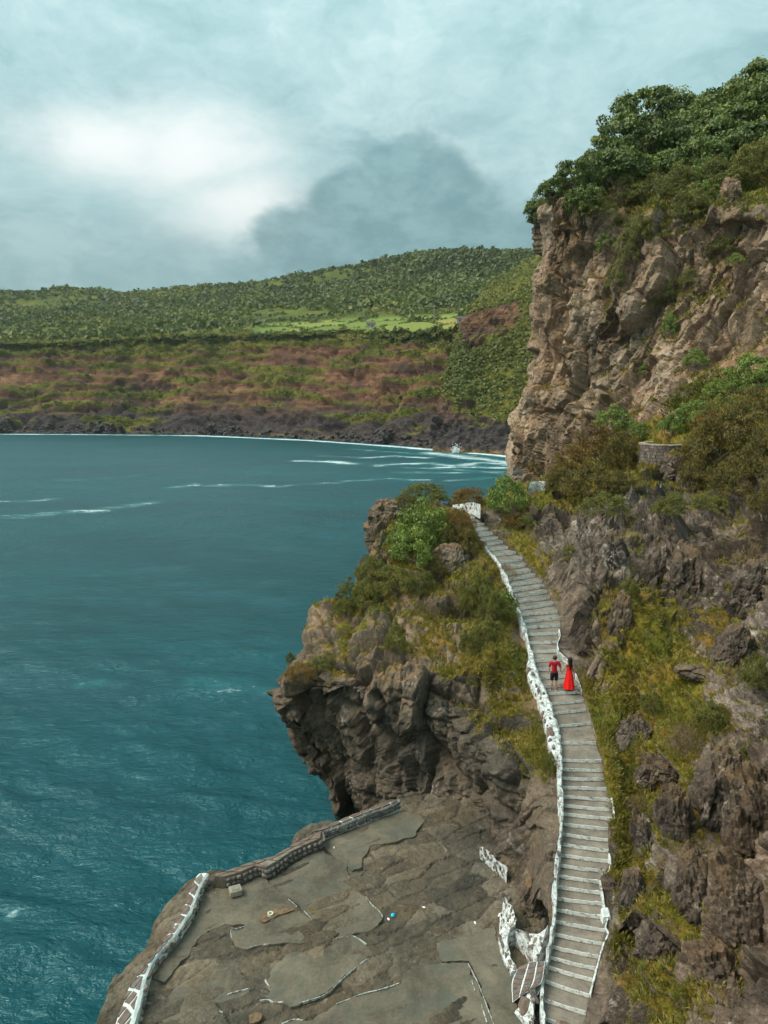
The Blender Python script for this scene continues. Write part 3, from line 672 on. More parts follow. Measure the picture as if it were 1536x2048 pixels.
V = H.reshape(-1, 3); a = V[F[:, 0]]; fn = np.cross(V[F[:, 1]] - a, V[F[:, 2]] - a)
if np.median(fn[:, 2]) < 0: F = F[:, ::-1]
o = link('far_coast', mesh_np('far_coast', V, F, M_far, True, {'tone': tone, 'veg': vg, 'field': fld})); tag(o, kind='structure')
FAR = (H, rr, fld, face, shore, vg)

# steep wooded spur with a grey crag, right end of the bay
es = [
 [(985,560,440,1.),(1050,520,450,1.),(1150,480,450,1.),(1300,450,440,1.)],
 [(955,602,385,.9),(1030,575,385,1.),(1120,545,385,1.),(1300,520,380,1.)],
 [(938,630,366,.25),(1005,616,362,.1),(1100,590,360,.8),(1300,570,355,1.)],
 [(924,655,358,.5),(985,656,352,.15),(1090,650,345,.9),(1300,640,340,1.)],
 [(912,700,350,.9),(965,712,342,1.),(1080,715,332,1.),(1300,720,330,1.)],
 [(898,752,342,.9),(950,768,333,1.),(1070,775,322,1.),(1300,780,320,1.)],
 [(884,805,334,.5),(940,820,324,.7),(1060,830,312,.7),(1300,840,312,.7)],
 [(880,858,326,.1),(940,868,315,.1),(1060,880,300,.1),(1300,890,302,.1)],
 [(878,905,318,.0),(940,914,306,.0),(1060,928,290,.0),(1300,950,290,.0)]]
Ce = net(es, pre=[(6, 60, -6), (1, 22, -2)])
o = build_sheet('wooded_spur', Ce, 150, 130, M_far, [(14, 14, 10, 1.8, 3.0, 1.2, 0.1), (5, 5, 4, 0.8, 1.6, 0.6, 0.12)], 71, 4.0, [(25, 3.0)], vegnoise=20)

# ------------------------------------------------------------------ sea
nr, na = 540, 430
rad = 11.0 * np.exp(np.linspace(0, math.log(3400 / 11.0), nr)); ang = np.radians(np.linspace(-82, 62, na))
X = rad[:, None] * np.sin(ang)[None, :]; Y = rad[:, None] * np.cos(ang)[None, :]
cell = (rad * (math.log(3400 / 11.0) / nr))[:, None]
Z = np.zeros_like(X)
def wave(ax, s, amp, seed, stretch):
    c_, s_ = math.cos(R(ax)), math.sin(R(ax))
    q = np.stack([(X * c_ + Y * s_) / (s * stretch), (-X * s_ + Y * c_) / s, 0 * X + seed * 1.7], -1)
    n = 1 - 2 * np.abs(fbm(q, 2, seed))
    return amp * (n - 0.5) * sst(s / cell, 1.6, 4.0)
Z += wave(-14, 9.0, 0.34, 1, 2.2) + wave(9, 4.4, 0.22, 2, 2.2) + wave(-20, 2.1, 0.17, 3, 2.2) + wave(12, 1.1, 0.075, 4, 2.0)
# foam: surf along the far coast, drifting streaks, a churned patch
foam = np.zeros_like(X)
coast = [PZ(u, wv + 1.0, -CZ)[:2] for u, wv in zip(US, WV)]
dc = dseg(X, Y, coast); foam = np.maximum(foam, 1.15 * np.exp(-(dc / (3.2 + 3.0 * (fbm(np.stack([X / 30, Y / 30, 0 * X], -1), 3, 9) + 0.3))) ** 2))
foam = np.maximum(foam, 0.52 * np.exp(-(dc / 22) ** 2) * sst(X, -60, 10))
def streak(pts, w, a):
    global foam
    ww = [PZ(u, v, -CZ)[:2] for u, v in pts]
    d = dseg(X, Y, ww); foam = np.maximum(foam, a * np.exp(-(d / (w * 1.7)) ** 2))
streak([(0, 1034), (90, 1028), (190, 1022), (300, 1006)], 2.3, .60)
streak([(0, 1003), (70, 1002), (110, 998)], 1.5, .60)
streak([(120, 961), (160, 961)], 1.8, .55); streak([(200, 958), (280, 950)], 1.4, .46)
streak([(350, 975), (390, 968)], 2.0, .66); streak([(425, 970), (510, 969), (560, 973)], 2.2, .68); streak([(540, 972), (680, 966)], 1.6, .52)
streak([(600, 922), (660, 923), (700, 928)], 3.4, .78); streak([(640, 912), (760, 915)], 2.5, .6); streak([(725, 916), (790, 912), (850, 916)], 3.2, .72)
streak([(760, 930), (860, 926), (950, 934), (1010, 936)], 3.2, .74); streak([(800, 945), (900, 946), (1000, 942)], 2.6, .62); streak([(690, 962), (780, 958), (850, 960)], 1.8, .56)
streak([(900, 962), (980, 955)], 2.0, .58); streak([(860, 906), (930, 914), (1020, 925)], 5.5, .8); streak([(700, 898), (800, 905), (900, 914)], 3.5, .55); streak([(880, 934), (960, 926), (1020, 930)], 4.0, .75); streak([(820, 936), (900, 938), (1010, 948)], 3.0, .6)
streak([(160, 1366), (200, 1362)], .7, .50); streak([(395, 1366), (430, 1370), (470, 1375)], 1.3, .50); streak([(480, 1372), (540, 1384)], .8, .50); streak([(20, 1830), (28, 1826)], .25, .6)
streak([(470, 1362), (500, 1368)], 1.0, .42)
foam = np.maximum(foam, 0.0)
m, b = newmat('sea_water'); p = b.pos()
pa = b.scalev(p, (0.62, 1.0, 1.0))
dd = b.vmath('DISTANCE', p, (0, 0, CZ))
w1 = b.noise(pa, 0.75, 4, 0.62, 0.3); w2 = b.noise(pa, 2.6, 4, 0.66, 0.3); w3 = b.noise(b.scalev(p, (0.40, 1.0, 1.0)), 0.30, 4, 0.6, 0.3); w4 = b.noise(pa, 7.0, 3, 0.6)
h = b.math('ADD', b.math('MULTIPLY', w1, 0.55), b.math('ADD', b.math('MULTIPLY', w2, 0.30), b.math('ADD', b.math('MULTIPLY', w3, 0.9), b.math('MULTIPLY', w4, 0.05))))
bn = b.bump(h, 0.85, 0.70)
body = b.ramp(b.noise(b.scalev(p, (0.5, 1, 1)), 0.03, 5, 0.6), [(0.35, (0.0, 0.042, 0.053)), (0.65, (0.0, 0.062, 0.074))])
fo = b.attr('foam')
fn_ = b.math('ADD', b.math('MULTIPLY', b.noise(b.scalev(p, (0.30, 1.0, 1.0)), 0.32, 6, 0.75, 0.8), 0.65), b.math('MULTIPLY', b.noise(pa, 2.4, 5, 0.75), 0.35))
fm = b.sstep(b.math('ADD', fo, b.math('MULTIPLY', b.math('SUBTRACT', fn_, 0.5), 3.0)), 0.55, 0.95)
fm = b.math('MULTIPLY', fm, 0.92)
c = b.mix(fm, body, (0.74, 0.82, 0.82))
tur = b.math('MULTIPLY', b.sstep(fo, 0.15, 0.7), 0.55)
c = b.mix(b.math('MULTIPLY', tur, b.math('SUBTRACT', 1.0, fm)), c, (0.015, 0.14, 0.15))
pr = finish(m, b, c, b.math('ADD', b.lin(dd, 30.0, 200.0, 0.15, 0.38), b.math('MULTIPLY', fm, 0.5)), bn, 0.60)
pr.inputs['IOR'].default_value = 1.333; pr.inputs['Specular Tint'].default_value = (0.60, 1.0, 1.0, 1.0)
M_sea = m
V = np.stack([X, Y, Z], -1).reshape(-1, 3); F = grid_faces(nr, na)
a = V[F[:, 0]]; fn = np.cross(V[F[:, 1]] - a, V[F[:, 2]] - a)
if np.median(fn[:, 2]) < 0: F = F[:, ::-1]
o = link('sea', mesh_np('sea', V, F, M_sea, True, {'foam': foam})); tag(o, kind='structure')

# ------------------------------------------------------------------ bathing platform: rock shelf with cast concrete slabs
def Pp(u, v, dz=0.0): return PZ(u, v, PLAT + dz)
inner_left = [(255,2130),(278,2048),(291,1992),(306,1948),(325,1921),(342,1903),(356,1886),(370,1864),(385,1841),(394,1815),(406,1785),(419,1765)]
inner_far = [(421,1777),(452,1776),(485,1766),(517,1752),(536,1758),(560,1743),(587,1723),(614,1710),(646,1696),(645,1680),(678,1668),(712,1654),(746,1640),(772,1631),(800,1618)]
edge = inner_left + inner_far[1:]
shelf_px = edge + [(900,1600),(1150,1700),(1300,1900),(1300,2300),(230,2300)]
poly = [Pp(u, v)[:2] for u, v in shelf_px]
gx = np.arange(-13.0, 9.0, 0.065); gy = np.arange(11.0, 31.5, 0.065)
X, Y = np.meshgrid(gx, gy)
ins = inside(X, Y, poly); de = dseg(X, Y, poly, True); sd = np.where(ins, de, -de)
base = np.stack([X, Y, np.zeros_like(X)], -1)
# bedded rock dipping across the shelf: tilted ledges with broken edges
ca, sa = math.cos(R(28)), math.sin(R(28))
sx = X * ca + Y * sa; sy = -X * sa + Y * ca
q = sy + 0.30 * fbm(np.stack([sx / 2.2, sy / 0.9, 0 * X], -1), 4, 201) 
led = (q / 0.62) % 1.0
F1, F2, rid, dv = worley(np.stack([sx / 1.5, sy / 0.6, 0 * X + .5], -1) + 0.15 * fbm(base / 0.7, 2, 203)[..., None], 202)
hz = 0.07 * (led - 0.5) + 0.07 * (rid[..., 0] - 0.5) + 0.10 * ((rid[..., :2] - 0.5) * dv[..., :2]).sum(-1) - 0.05 * np.exp(-((F2 - F1) / 0.10) ** 2) + 0.10 * fbm(base / 1.6, 5, 204) + 0.035 * fbm(base / 0.22, 3, 205)
wet = fbm(base / 1.3, 4, 206)
# outside the parapet the rock falls to the sea
outd = np.maximum(-sd - 0.75 - 0.35 * fbm(base / 1.4, 3, 207), 0)
fall = np.where(outd > 0, 0.55 * outd + 1.5 * np.maximum(outd - 0.45, 0) ** 1.1 * 2.0, 0)
rough = sst(-sd, 0.6, 1.2)
Zp = CZ + PLAT - 0.045 + hz * (0.9 + 1.2 * rough) - fall + rough * 0.5 * fbm(base / 0.9, 4, 208) * np.minimum(1, outd)
Zp = np.maximum(Zp, -2.5)
keep = (Zp > -2.4)
V = np.stack([X, Y, Zp], -1); nr, nc = X.shape
F = grid_faces(nr, nc); kf = keep.ravel()[F].any(1); F = F[kf]
used = np.unique(F); remap = np.full(nr * nc, -1); remap[used] = np.arange(len(used)); F = remap[F]
V = V.reshape(-1, 3)[used]
vegp = np.clip(0.15 + 0.8 * fbm(base / 1.1, 4, 209) - 0.2, 0, 1).ravel()[used]
soilp = np.clip(0.45 + 0.6 * wet, 0, 1).ravel()[used]
shelf = link('rock_platform', mesh_np('rock_platform', V, F, M_plat, False, {'tone': rid[..., 1].ravel()[used], 'veg': vegp, 'soil': soilp})); tag(shelf, kind='structure')

def slab(poly_px, top=0.0, seed=0, thick=0.28, mat=None, edge_white=None):
    """cast concrete patch with a ragged, slightly rounded edge."""
    pts = [Pp(u, v, top)[:2] for u, v in poly_px]
    out = []
    for i in range(len(pts)):
        a, c = np.array(pts[i]), np.array(pts[(i + 1) % len(pts)]); L = np.linalg.norm(c - a); n = max(1, int(L / 0.09))
        nrm = np.array([-(c - a)[1], (c - a)[0]]) / (L + 1e-9)
        for k in range(n):
            t = k / n; s = a + (c - a) * t
            s = s + nrm * 0.13 * float(fbm(np.array([[s[0] / 0.35, s[1] / 0.35, seed]]), 3, 300)[0]); out.append(s)
    out = np.array(out); n = len(out)
    if sum(out[i][0] * out[(i + 1) % n][1] - out[(i + 1) % n][0] * out[i][1] for i in range(n)) < 0: out = out[::-1]
    bm = bmesh.new(); z = CZ + PLAT + top
    cen = out.mean(0)
    topv = [bm.verts.new((p[0] + (cen - p)[0] * 0.006, p[1] + (cen - p)[1] * 0.006, z + 0.012 * math.sin(3.1 * p[0] + 1.7 * p[1] + seed))) for p in out]
    midv = [bm.verts.new((p[0], p[1], z - 0.018)) for p in out]
    botv = [bm.verts.new((p[0], p[1], z - thick)) for p in out]
    bm.faces.new(topv)
    for i in range(n):
        j = (i + 1) % n
        bm.faces.new((topv[i], midv[i], midv[j], topv[j])); bm.faces.new((midv[i], botv[i], botv[j], midv[j]))
    bmesh.ops.recalc_face_normals(bm, faces=bm.faces)
    bmesh.ops.triangulate(bm, faces=[f for f in bm.faces if len(f.verts) > 4])
    me = bpy.data.meshes.new('concrete_slab'); bm.to_mesh(me); bm.free(); me.materials.append(mat or M_conc)
    return link('concrete_slab', me, shelf)
slab([(421,1779),(452,1778),(485,1768),(517,1754),(533,1760),(552,1778),(575,1800),(592,1813),(619,1836),(629,1860),(642,1881),(600,1889),(541,1887),(496,1896),(470,1893),(462,1878),(461,1862),(490,1853),(450,1848),(415,1862),(392,1885),(366,1920),(330,1962),(312,1958),(306,1950),(325,1923),(356,1888),(385,1843),(406,1788)], -0.008, 1)
slab([(539,1762),(562,1745),(614,1712),(645,1698),(668,1714),(689,1730),(699,1745),(682,1763),(705,1775),(722,1785),(732,1794),(745,1811),(757,1821),(766,1834),(757,1850),(735,1861),(700,1870),(660,1886),(649,1882),(633,1858),(622,1835),(594,1811),(577,1798)], -0.002, 2)
slab([(648,1697),(646,1683),(680,1670),(746,1642),(772,1633),(802,1622),(850,1640),(830,1668),(790,1684),(740,1690),(728,1712),(722,1735),(704,1742),(691,1729),(668,1711)], -0.016, 3)
slab([(660,1892),(703,1874),(730,1888),(744,1897),(727,1925),(682,1960),(655,1986),(620,2001),(582,2010),(550,2006),(528,1992),(541,1982),(530,1962),(545,1932),(580,1908)], -0.004, 4)
slab([(672,2008),(720,1990),(760,1979),(800,1966),(805,1946),(830,1934),(880,1926),(933,1926),(948,1952),(962,1986),(987,2050),(1012,2130),(540,2140),(565,2052),(590,2039),(625,2041),(648,2026)], -0.010, 5)
slab([(872,1886),(930,1870),(992,1852),(1003,1900),(1028,1946),(1026,1992),(1040,2050),(1075,2052),(1080,2140),(1020,2138),(990,2050),(966,1986),(951,1950),(938,1925),(885,1921)], -0.018, 6)
slab([(476,1925),(500,1985),(470,2010),(420,2005),(380,2040),(330,2060),(318,2040),(345,1985),(392,1950),(440,1930)], -0.024, 7)

def strip(name, pts, w, h, mat, parent, jitter=0.25, drop=0.15, seed=0):
    """a raised lip or kerb along a world polyline."""
    P = cr(np.array(pts), max(8, int(len(pts) * 7)))
    n = len(P); T = np.gradient(P, axis=0); T[:, 2] = 0; T /= np.linalg.norm(T, axis=1, keepdims=True) + 1e-9
    S = np.stack([T[:, 1], -T[:, 0], np.zeros(n)], -1)
    k1 = 1 + jitter * fbm(P / 0.25, 3, 400 + seed); k2 = 1 + jitter * fbm(P / 0.25 + 9, 3, 410 + seed); kh = 1 + jitter * fbm(P / 0.3 + 4, 3, 420 + seed)
    prof = []
    for sx_, zz in ((-0.5, -drop / max(h, 1e-6)), (-0.5, 0.72), (-0.34, 1.0), (0.34, 1.0), (0.5, 0.72), (0.5, -drop / max(h, 1e-6))):
        ww = np.where(sx_ < 0, k1, k2) * w * sx_
        z = (h * zz * (kh if zz > 0 else 1))
        prof.append(P + S * ww[:, None] + np.stack([0 * kh, 0 * kh, z + 0 * kh], -1))
    A = np.stack(prof, 1); F = grid_faces(n, len(prof))
    Vv = A.reshape(-1, 3); caps = []
    me = mesh_np(name, Vv, F, mat, False)
    bm = bmesh.new(); bm.from_mesh(me); bm.verts.ensure_lookup_table()
    bm.faces.new([bm.verts[i] for i in range(6)]); bm.faces.new([bm.verts[(n - 1) * 6 + i] for i in range(6)])
    bmesh.ops.recalc_face_normals(bm, faces=bm.faces); bm.to_mesh(me); bm.free()
    return link(name, me, parent)
M_edge = paint_mat('chipped_edge_paint', 0.50, (0.50, 0.54, 0.49), (0.16, 0.145, 0.115), 2.2)
# chipped white paint left along the slab edges
for k, (pts, ww) in enumerate([([(576,1799),(586,1806),(594,1813)],.05),([(608,1822),(622,1838),(630,1858),(641,1879)],.045),([(652,1886),(680,1876),(703,1872),(718,1879),(733,1889)],.06),
        ([(737,1917),(715,1933),(683,1960),(655,1986),(625,1999),(600,2006)],.05),([(566,2005),(548,2004),(536,1999),(520,2001)],.07),([(540,1975),(534,1966),(530,1960)],.08),
        ([(500,1978),(478,1983),(455,1990)],.08),([(673,2009),(697,1999),(720,1990),(760,1979),(798,1967)],.07),([(564,2049),(585,2040),(606,2040)],.10),
        ([(732,1794),(745,1811),(757,1821),(766,1833)],.05),([(496,1897),(515,1891),(541,1888)],.05),([(463,1876),(462,1862),(476,1857),(492,1852)],.04),
        ([(520,1838),(528,1846),(547,1839)],.05),([(575,1826),(585,1820),(594,1814)],.06),([(936,1927),(948,1950),(956,1966),(972,2008),(988,2050)],.05),
        ([(944,1962),(950,1982)],.07),([(963,2010),(974,2046)],.07),([(425,2036),(436,2024),(446,2026)],.06)]):
    strip('white_edge_paint', [Pp(u, v, -0.012) for u, v in pts], ww * 0.42, 0.022, M_edge, shelf, 0.9, 0.05, k)

# ------------------------------------------------------------------ stones
def stone_mesh(name, mat, seed, sub=2, amp=0.22, flat=0.75):
    bm = bmesh.new(); bmesh.ops.create_icosphere(bm, subdivisions=sub, radius=1.0)
    co = np.array([v.co[:] for v in bm.verts]); n = co / np.linalg.norm(co, axis=1, keepdims=True)
    F1, F2, rid, dv = worley(n * 1.3 + seed * 3.1, seed)
    d = 1 + amp * (rid[:, 0] - 0.5) * 1.6 + amp * fbm(n * 1.7 + seed, 3, seed)
    co = n * d[:, None]; co = np.sign(co) * np.abs(co) ** flat
    for v, c_ in zip(bm.verts, co): v.co = c_
    me = bpy.data.meshes.new(name); bm.to_mesh(me); bm.free(); me.materials.append(mat)
    return me
STN = {k: [stone_mesh('stone', mt, 10 + i, 2) for i in range(4)] for k, mt in (('dark', M_dstone), ('brown', M_bstone), ('grey', M_wstone))}
def stone(parent, loc, size, rot=(0, 0, 0), kind='dark', name='stone'):
    o = link(name, random.choice(STN[kind]), parent, loc); o.scale = size; o.rotation_euler = rot; return o

def wall_strip(name, inner, outer, top_i, top_o, bot, mat, label, cat, n=None, bumpy=0.05, seed=0, parent=None):
    """wall between two image-surveyed world polylines: inner and outer plan lines, lumpy top."""
    I = cr(np.array(inner), n or len(inner) * 6); O = cr(np.array(outer), len(I)); k = len(I)
    ti = np.interp(np.linspace(0, 1, k), np.linspace(0, 1, len(top_i)), top_i); to = np.interp(np.linspace(0, 1, k), np.linspace(0, 1, len(top_o)), top_o)
    bo = np.interp(np.linspace(0, 1, k), np.linspace(0, 1, len(bot)), bot)
    rowsA = []
    for fx, zt in ((0.0, None), (0.0, 0.5), (0.03, 0.93), (0.2, 1), (0.4, 1), (0.6, 1), (0.8, 1), (0.97, 0.92), (1.0, 0.5), (1.0, None)):
        Q = I * (1 - fx) + O * fx; top = ti * (1 - fx) + to * fx
        z = bo if zt is None else (bo + (top - bo) * zt)
        rowsA.append(np.stack([Q[:, 0], Q[:, 1], z], -1))
    A = np.stack(rowsA, 1)
    A[:, 1:-1] += bumpy * np.stack([fbm(A[:, 1:-1] / 0.22 + 5 * j, 3, 500 + seed + j) for j in range(3)], -1)
    me = mesh_np(name, A.reshape(-1, 3), grid_faces(k, A.shape[1]), mat, False)
    bm = bmesh.new(); bm.from_mesh(me); bm.verts.ensure_lookup_table(); m_ = A.shape[1]
    bm.faces.new([bm.verts[i] for i in range(m_)]); bm.faces.new([bm.verts[(k - 1) * m_ + i] for i in range(m_)])
    bmesh.ops.recalc_face_normals(bm, faces=bm.faces); bm.to_mesh(me); bm.free()
    o = link(name, me, parent)
    if label: tag(o, label, cat)
    return o, A

# parapet on the left: wide wall, top paved with stones in white-painted joints
def wall_root(name, label, at): r = empty(name, at); return tag(r, label, 'wall', kind='thing')
lw = wall_root('parapet_wall', 'low stone parapet with white diamond joints along the left platform edge', Pp(340, 1905))
def toW(root, pts): 
    off = np.array(root.location); return [np.array(p) - off for p in pts]
def rise(p, dz): q = np.array(p).copy(); q[2] += dz; return q
HL = 0.36
iL = [Pp(u, v) for u, v in inner_left]
oL_px = [(185,2140),(228,2048),(247,2000),(262,1965),(283,1937),(300,1915),(316,1895),(332,1868),(353,1838),(366,1812),(378,1780),(394,1748)]
oL = [PZ(u, v, PLAT + HL) for u, v in oL_px]
o, A = wall_strip('mortar_bed', toW(lw, iL), toW(lw, oL), [HL], [HL], [-0.35], M_joint, None, None, 90, 0.03, 1, lw)
# diamond paving stones on the top
I = cr(np.array(iL), 200); O = cr(np.array(oL), 200)
def topat(s, f, dz):
    i = min(199, max(0, int(s * 199))); p = I[i] * (1 - f) + O[i] * f; return np.array([p[0], p[1], CZ + PLAT + HL + dz])
def slab_stone(parent, ring, z0, z1, mat, name='stone', inset=0.86):
    ring = np.array(ring); c_ = ring.mean(0); off = np.array(parent.location)
    bm = bmesh.new()
    t = []; bt = []; md = []
    for p in ring:
        q = c_ + (p - c_) * inset; r_ = c_ + (p - c_) * (inset + 0.05)
        t.append(bm.verts.new((q[0] - off[0], q[1] - off[1], q[2] + z1 + random.uniform(-.006, .006) - off[2])))
        bt.append(bm.verts.new((r_[0] - off[0], r_[1] - off[1], r_[2] + z0 - off[2])))
    bm.faces.new(t)
    n = len(t)
    for i in range(n): bm.faces.new((t[i], bt[i], bt[(i + 1) % n], t[(i + 1) % n]))
    bmesh.ops.recalc_face_normals(bm, faces=bm.faces)
    me = bpy.data.meshes.new('stone'); bm.to_mesh(me); bm.free(); me.materials.append(mat)
    return link(name, me, parent)
ND = 15
for k in range(ND):
    s0, s1 = k / ND, (k + 1) / ND; sm = 0.5 * (s0 + s1); ds = (s1 - s0)
    mt = M_bstone if random.random() < 0.75 else M_wstone
    ins_ = 0.80 if sm < 0.55 else 0.93
    j = lambda: random.uniform(-0.05, 0.05)
    # full diamonds, then inner and outer half diamonds between them
    slab_stone(lw, [topat(s0, .58 + j(), 0), topat(sm, .24 + j(), 0), topat(s1, .58 + j(), 0), topat(sm, .95, 0)], -0.03, 0.022, mt, inset=ins_)
    if k < ND - 1:
        slab_stone(lw, [topat(sm + ds * .08, .24, 0), topat(s1, .55, 0), topat(s1 + ds * .42, .24, 0)], -0.03, 0.02, mt, inset=ins_ * 0.94)
        slab_stone(lw, [topat(sm + ds * .1, .97, 0), topat(s1, .62, 0), topat(s1 + ds * .4, .97, 0)], -0.03, 0.02, M_bstone, inset=ins_ * 0.94)
# facing stones on the inner side
for k in range(46):
    s = (k + .5) / 46 + random.uniform(-.004, .004); i = int(s * 199); p = I[i]
    stone(lw, (p[0] - lw.location[0] + random.uniform(-.01, .02), p[1] - lw.location[1], CZ + PLAT + random.choice([.08, .2, .27]) - lw.location[2]), (.07, .07 + random.random() * .08, .045), (0, 0, random.uniform(-.3, .3)), 'dark' if random.random() < .5 else 'grey')

# far parapet, in two lengths with a step between them
def parapet(label, in_px, out_px, h, nst, white, at, seed):
    r = wall_root('parapet_wall', label, Pp(*at))
    i_ = [Pp(u, v) for u, v in in_px]; o_ = [PZ(u, v, PLAT + h) for u, v in out_px]
    wall_strip('mortar_bed', toW(r, i_), toW(r, o_), [h], [h], [-1.2], M_joint if white else M_conc, None, None, 70, 0.04, seed, r)
    I2 = cr(np.array(i_), 200); O2 = cr(np.array(o_), 200)
    def tp(s, f):
        i = min(199, max(0, int(s * 199))); p = I2[i] * (1 - f) + O2[i] * f; return np.array([p[0], p[1], CZ + PLAT + h])
    for k in range(nst):
        s0, s1 = (k + .04) / nst, (k + .96) / nst; f1 = random.uniform(.5, .62)
        mid = random.uniform(.3, .7); sm = s0 + (s1 - s0) * mid
        slab_stone(r, [tp(s0, .10), tp(s1, .10), tp(s1, f1), tp(s0, f1)], -0.03, 0.025, M_bstone if random.random() < .6 else M_wstone, inset=0.93)
        slab_stone(r, [tp(s0, f1 + .04), tp(s1, f1 + .04), tp(s1, .93), tp(sm, 1.03), tp(s0, .93)], -0.03, 0.03, M_bstone if random.random() < .7 else M_wstone, inset=0.92)
    n2 = nst * 3
    for k in range(n2):
        s = (k + .5) / n2; i = int(s * 199); p = I2[i] - np.array(r.location)
        for row in range(2):
            d = I2[min(199, i + 3)] - I2[max(0, i - 3)]; a = math.atan2(d[1], d[0])
            stone(r, (p[0] + .01, p[1] - .02, CZ + PLAT + h * (.28 + .44 * row) - r.location[2]), (.055 + random.random() * .05, .05, h * .17), (random.uniform(-.2, .2), random.uniform(-.3, .3), a), 'dark' if random.random() < .65 else 'grey')
    return r
parapet('stone parapet stub with pentagonal cap stones between the left wall and the rust-stained notch', inner_far[1:10], [(424,1752),(445,1745),(475,1735),(503,1724),(520,1720),(545,1714),(575,1696),(590,1686),(622,1672)], .40, 8, False, (530, 1750), 11)
parapet('stone parapet with whitewashed inner face running under the rock overhang', inner_far[9:], [(621,1666),(668,1646),(700,1632),(732,1620),(765,1607),(795,1600)], .40, 8, True, (720, 1650), 12)

# ------------------------------------------------------------------ the stair
st = empty('stone_staircase', tuple(SL[30])); tag(st, 'long grey stone staircase with worn white risers climbing the cliff', 'staircase', kind='thing')
off = np.array(st.location)
for i in range(NS):
    z = CZ + STZ[i]
    L, Rr = SL[i], SR[i]
    if i > 0: L2, R2 = SL[i - 1], SR[i - 1]
    else: L2, R2 = SL[0] + (SL[0] - SL[1]) * 1.3, SR[0] + (SR[0] - SR[1]) * 1.3
    n = 9; ts = np.linspace(-0.02, 1.02, n)
    fr = np.array([L * (1 - t) + Rr * t for t in ts]); bk = np.array([L2 * (1 - t) + R2 * t for t in ts])
    cu_ = 0.05 * (1 - (2 * ts - 1) ** 2)                       # nosings bow a little
    dirf = (fr - bk).mean(0); dirf[2] = 0; dirf /= np.linalg.norm(dirf) + 1e-9
    jf = 0.018 * fbm(fr / 0.3, 3, 600)[:, None] + cu_[:, None] * 0.4
    fr = fr + dirf * jf
    Vv = []
    for arr, zz in ((bk, z), (fr, z - 0.004), (fr, z - 1.15), (bk, z - 1.15)):
        q = arr.copy(); q[:, 2] = zz; Vv.append(q)
    Vv[0][:, 2] += 0.006 * np.sin(ts * 7 + i); Vv[1][:, 2] += 0.008 * fbm(fr / 0.2, 2, 601)
    A = np.stack(Vv, 0).reshape(-1, 3) - off
    ii = np.arange(4 * n).reshape(4, n)
    F = []
    for a_, c_ in ((0, 1), (1, 2), (2, 3), (3, 0)):
        for k in range(n - 1): F.append((ii[a_, k], ii[a_, k + 1], ii[c_, k + 1], ii[c_, k]))
    F += [(ii[0, 0], ii[1, 0], ii[2, 0], ii[3, 0]), (ii[0, -1], ii[3, -1], ii[2, -1], ii[1, -1])]
    me = mesh_np('step', A, np.array(F), M_tread)
    bm = bmesh.new(); bm.from_mesh(me); bmesh.ops.recalc_face_normals(bm, faces=bm.faces); bm.to_mesh(me); bm.free()
    so_ = link('step', me, st)
    # painted riser: a thin, ragged coat on the face
    rise_ = RIse[i] if i < NS - 1 else 0.15
    m2 = 15; t2 = np.linspace(0.0, 1.0, m2)
    f2 = np.array([np.array([np.interp(t, ts, fr[:, c2]) for c2 in range(3)]) for t in t2]) + dirf * 0.014
    zt = z - 0.012 + 0.012 * fbm(f2 / 0.12, 2, 602); zb = z - rise_ + 0.022 + 0.016 * fbm(f2 / 0.12 + 3, 2, 603)
    fa_ = f2.copy(); fa_[:, 2] = zt; fb_ = f2.copy(); fb_[:, 2] = zb; fc_ = f2 - dirf * 0.03; fc_[:, 2] = zt
    fd_ = f2 - dirf * 0.03; fd_[:, 2] = zb
    A = np.stack([fc_, fa_, fb_, fd_], 0).reshape(-1, 3) - off
    F = grid_faces(4, m2)
    link('painted_riser', mesh_np('painted_riser', A, F, M_riser), so_)

# ------------------------------------------------------------------ whitewashed wall down the left side of the stair
wl_px = [(967,1092),(974,1103),(985,1113),(996,1125),(1000,1145),(1008,1153),(1011,1166),(1018,1176),(1024,1192),(1031,1205),(1034,1230),(1030,1252),(1043,1266),(1050,1281),(1053,1303),(1053,1316),(1048,1329),(1051,1344),(1059,1363),(1069,1381),(1073,1401),(1079,1420),(1084,1444),(1088,1460),(1091,1482),(1103,1503),(1111,1512),(1110,1526),(1113,1540),(1107,1546),(1108,1571),(1111,1590),(1117,1610),(1118,1627),(1116,1649),(1116,1665),(1112,1683),(1107,1702),(1103,1718),(1105,1735),(1101,1755),(1095,1768),(1099,1784),(1103,1797),(1101,1822),(1098,1850),(1090,1880),(1085,1905),(1082,1930),(1078,1960),(1077,2000),(1078,2040),(1080,2090)]
lv = np.array([r[1] for r in RIS]); lu = np.array([r[0] for r in RIS])
outer, inner_, tz = [], [], []
for (u, v) in wl_px:
    z = np.interp(v, lv, STZ) + float(np.interp(v, [1100, 1240, 1300, 1330], [0.03, 0.06, 0.12, 0.17]))
    u = u + float(np.interp(v, [1290, 1330, 1500, 1540], [0.48, 0.15, 0.15, 0.42])) * (np.interp(v, lv, lu) - u); outer.append(PZ(u, v, z)); ui = np.interp(v, lv, lu) + 1.5
    q = PZ(ui, v, z - 0.05); inner_.append(q); tz.append(CZ + z)
ww = empty('whitewashed_wall', tuple(outer[24])); tag(ww, 'lumpy whitewashed wall with dark stones along the left side of the stairs', 'wall', kind='thing')
oo = np.array(ww.location)
Iw = [q - oo for q in inner_]; Ow = [q - oo for q in outer]
tzr = [t - oo[2] for t in tz]
wall_strip('wall_body', Iw, Ow, tzr, tzr, [t - 1.1 for t in tzr], M_white, None, None, 420, 0.06, 31, ww)

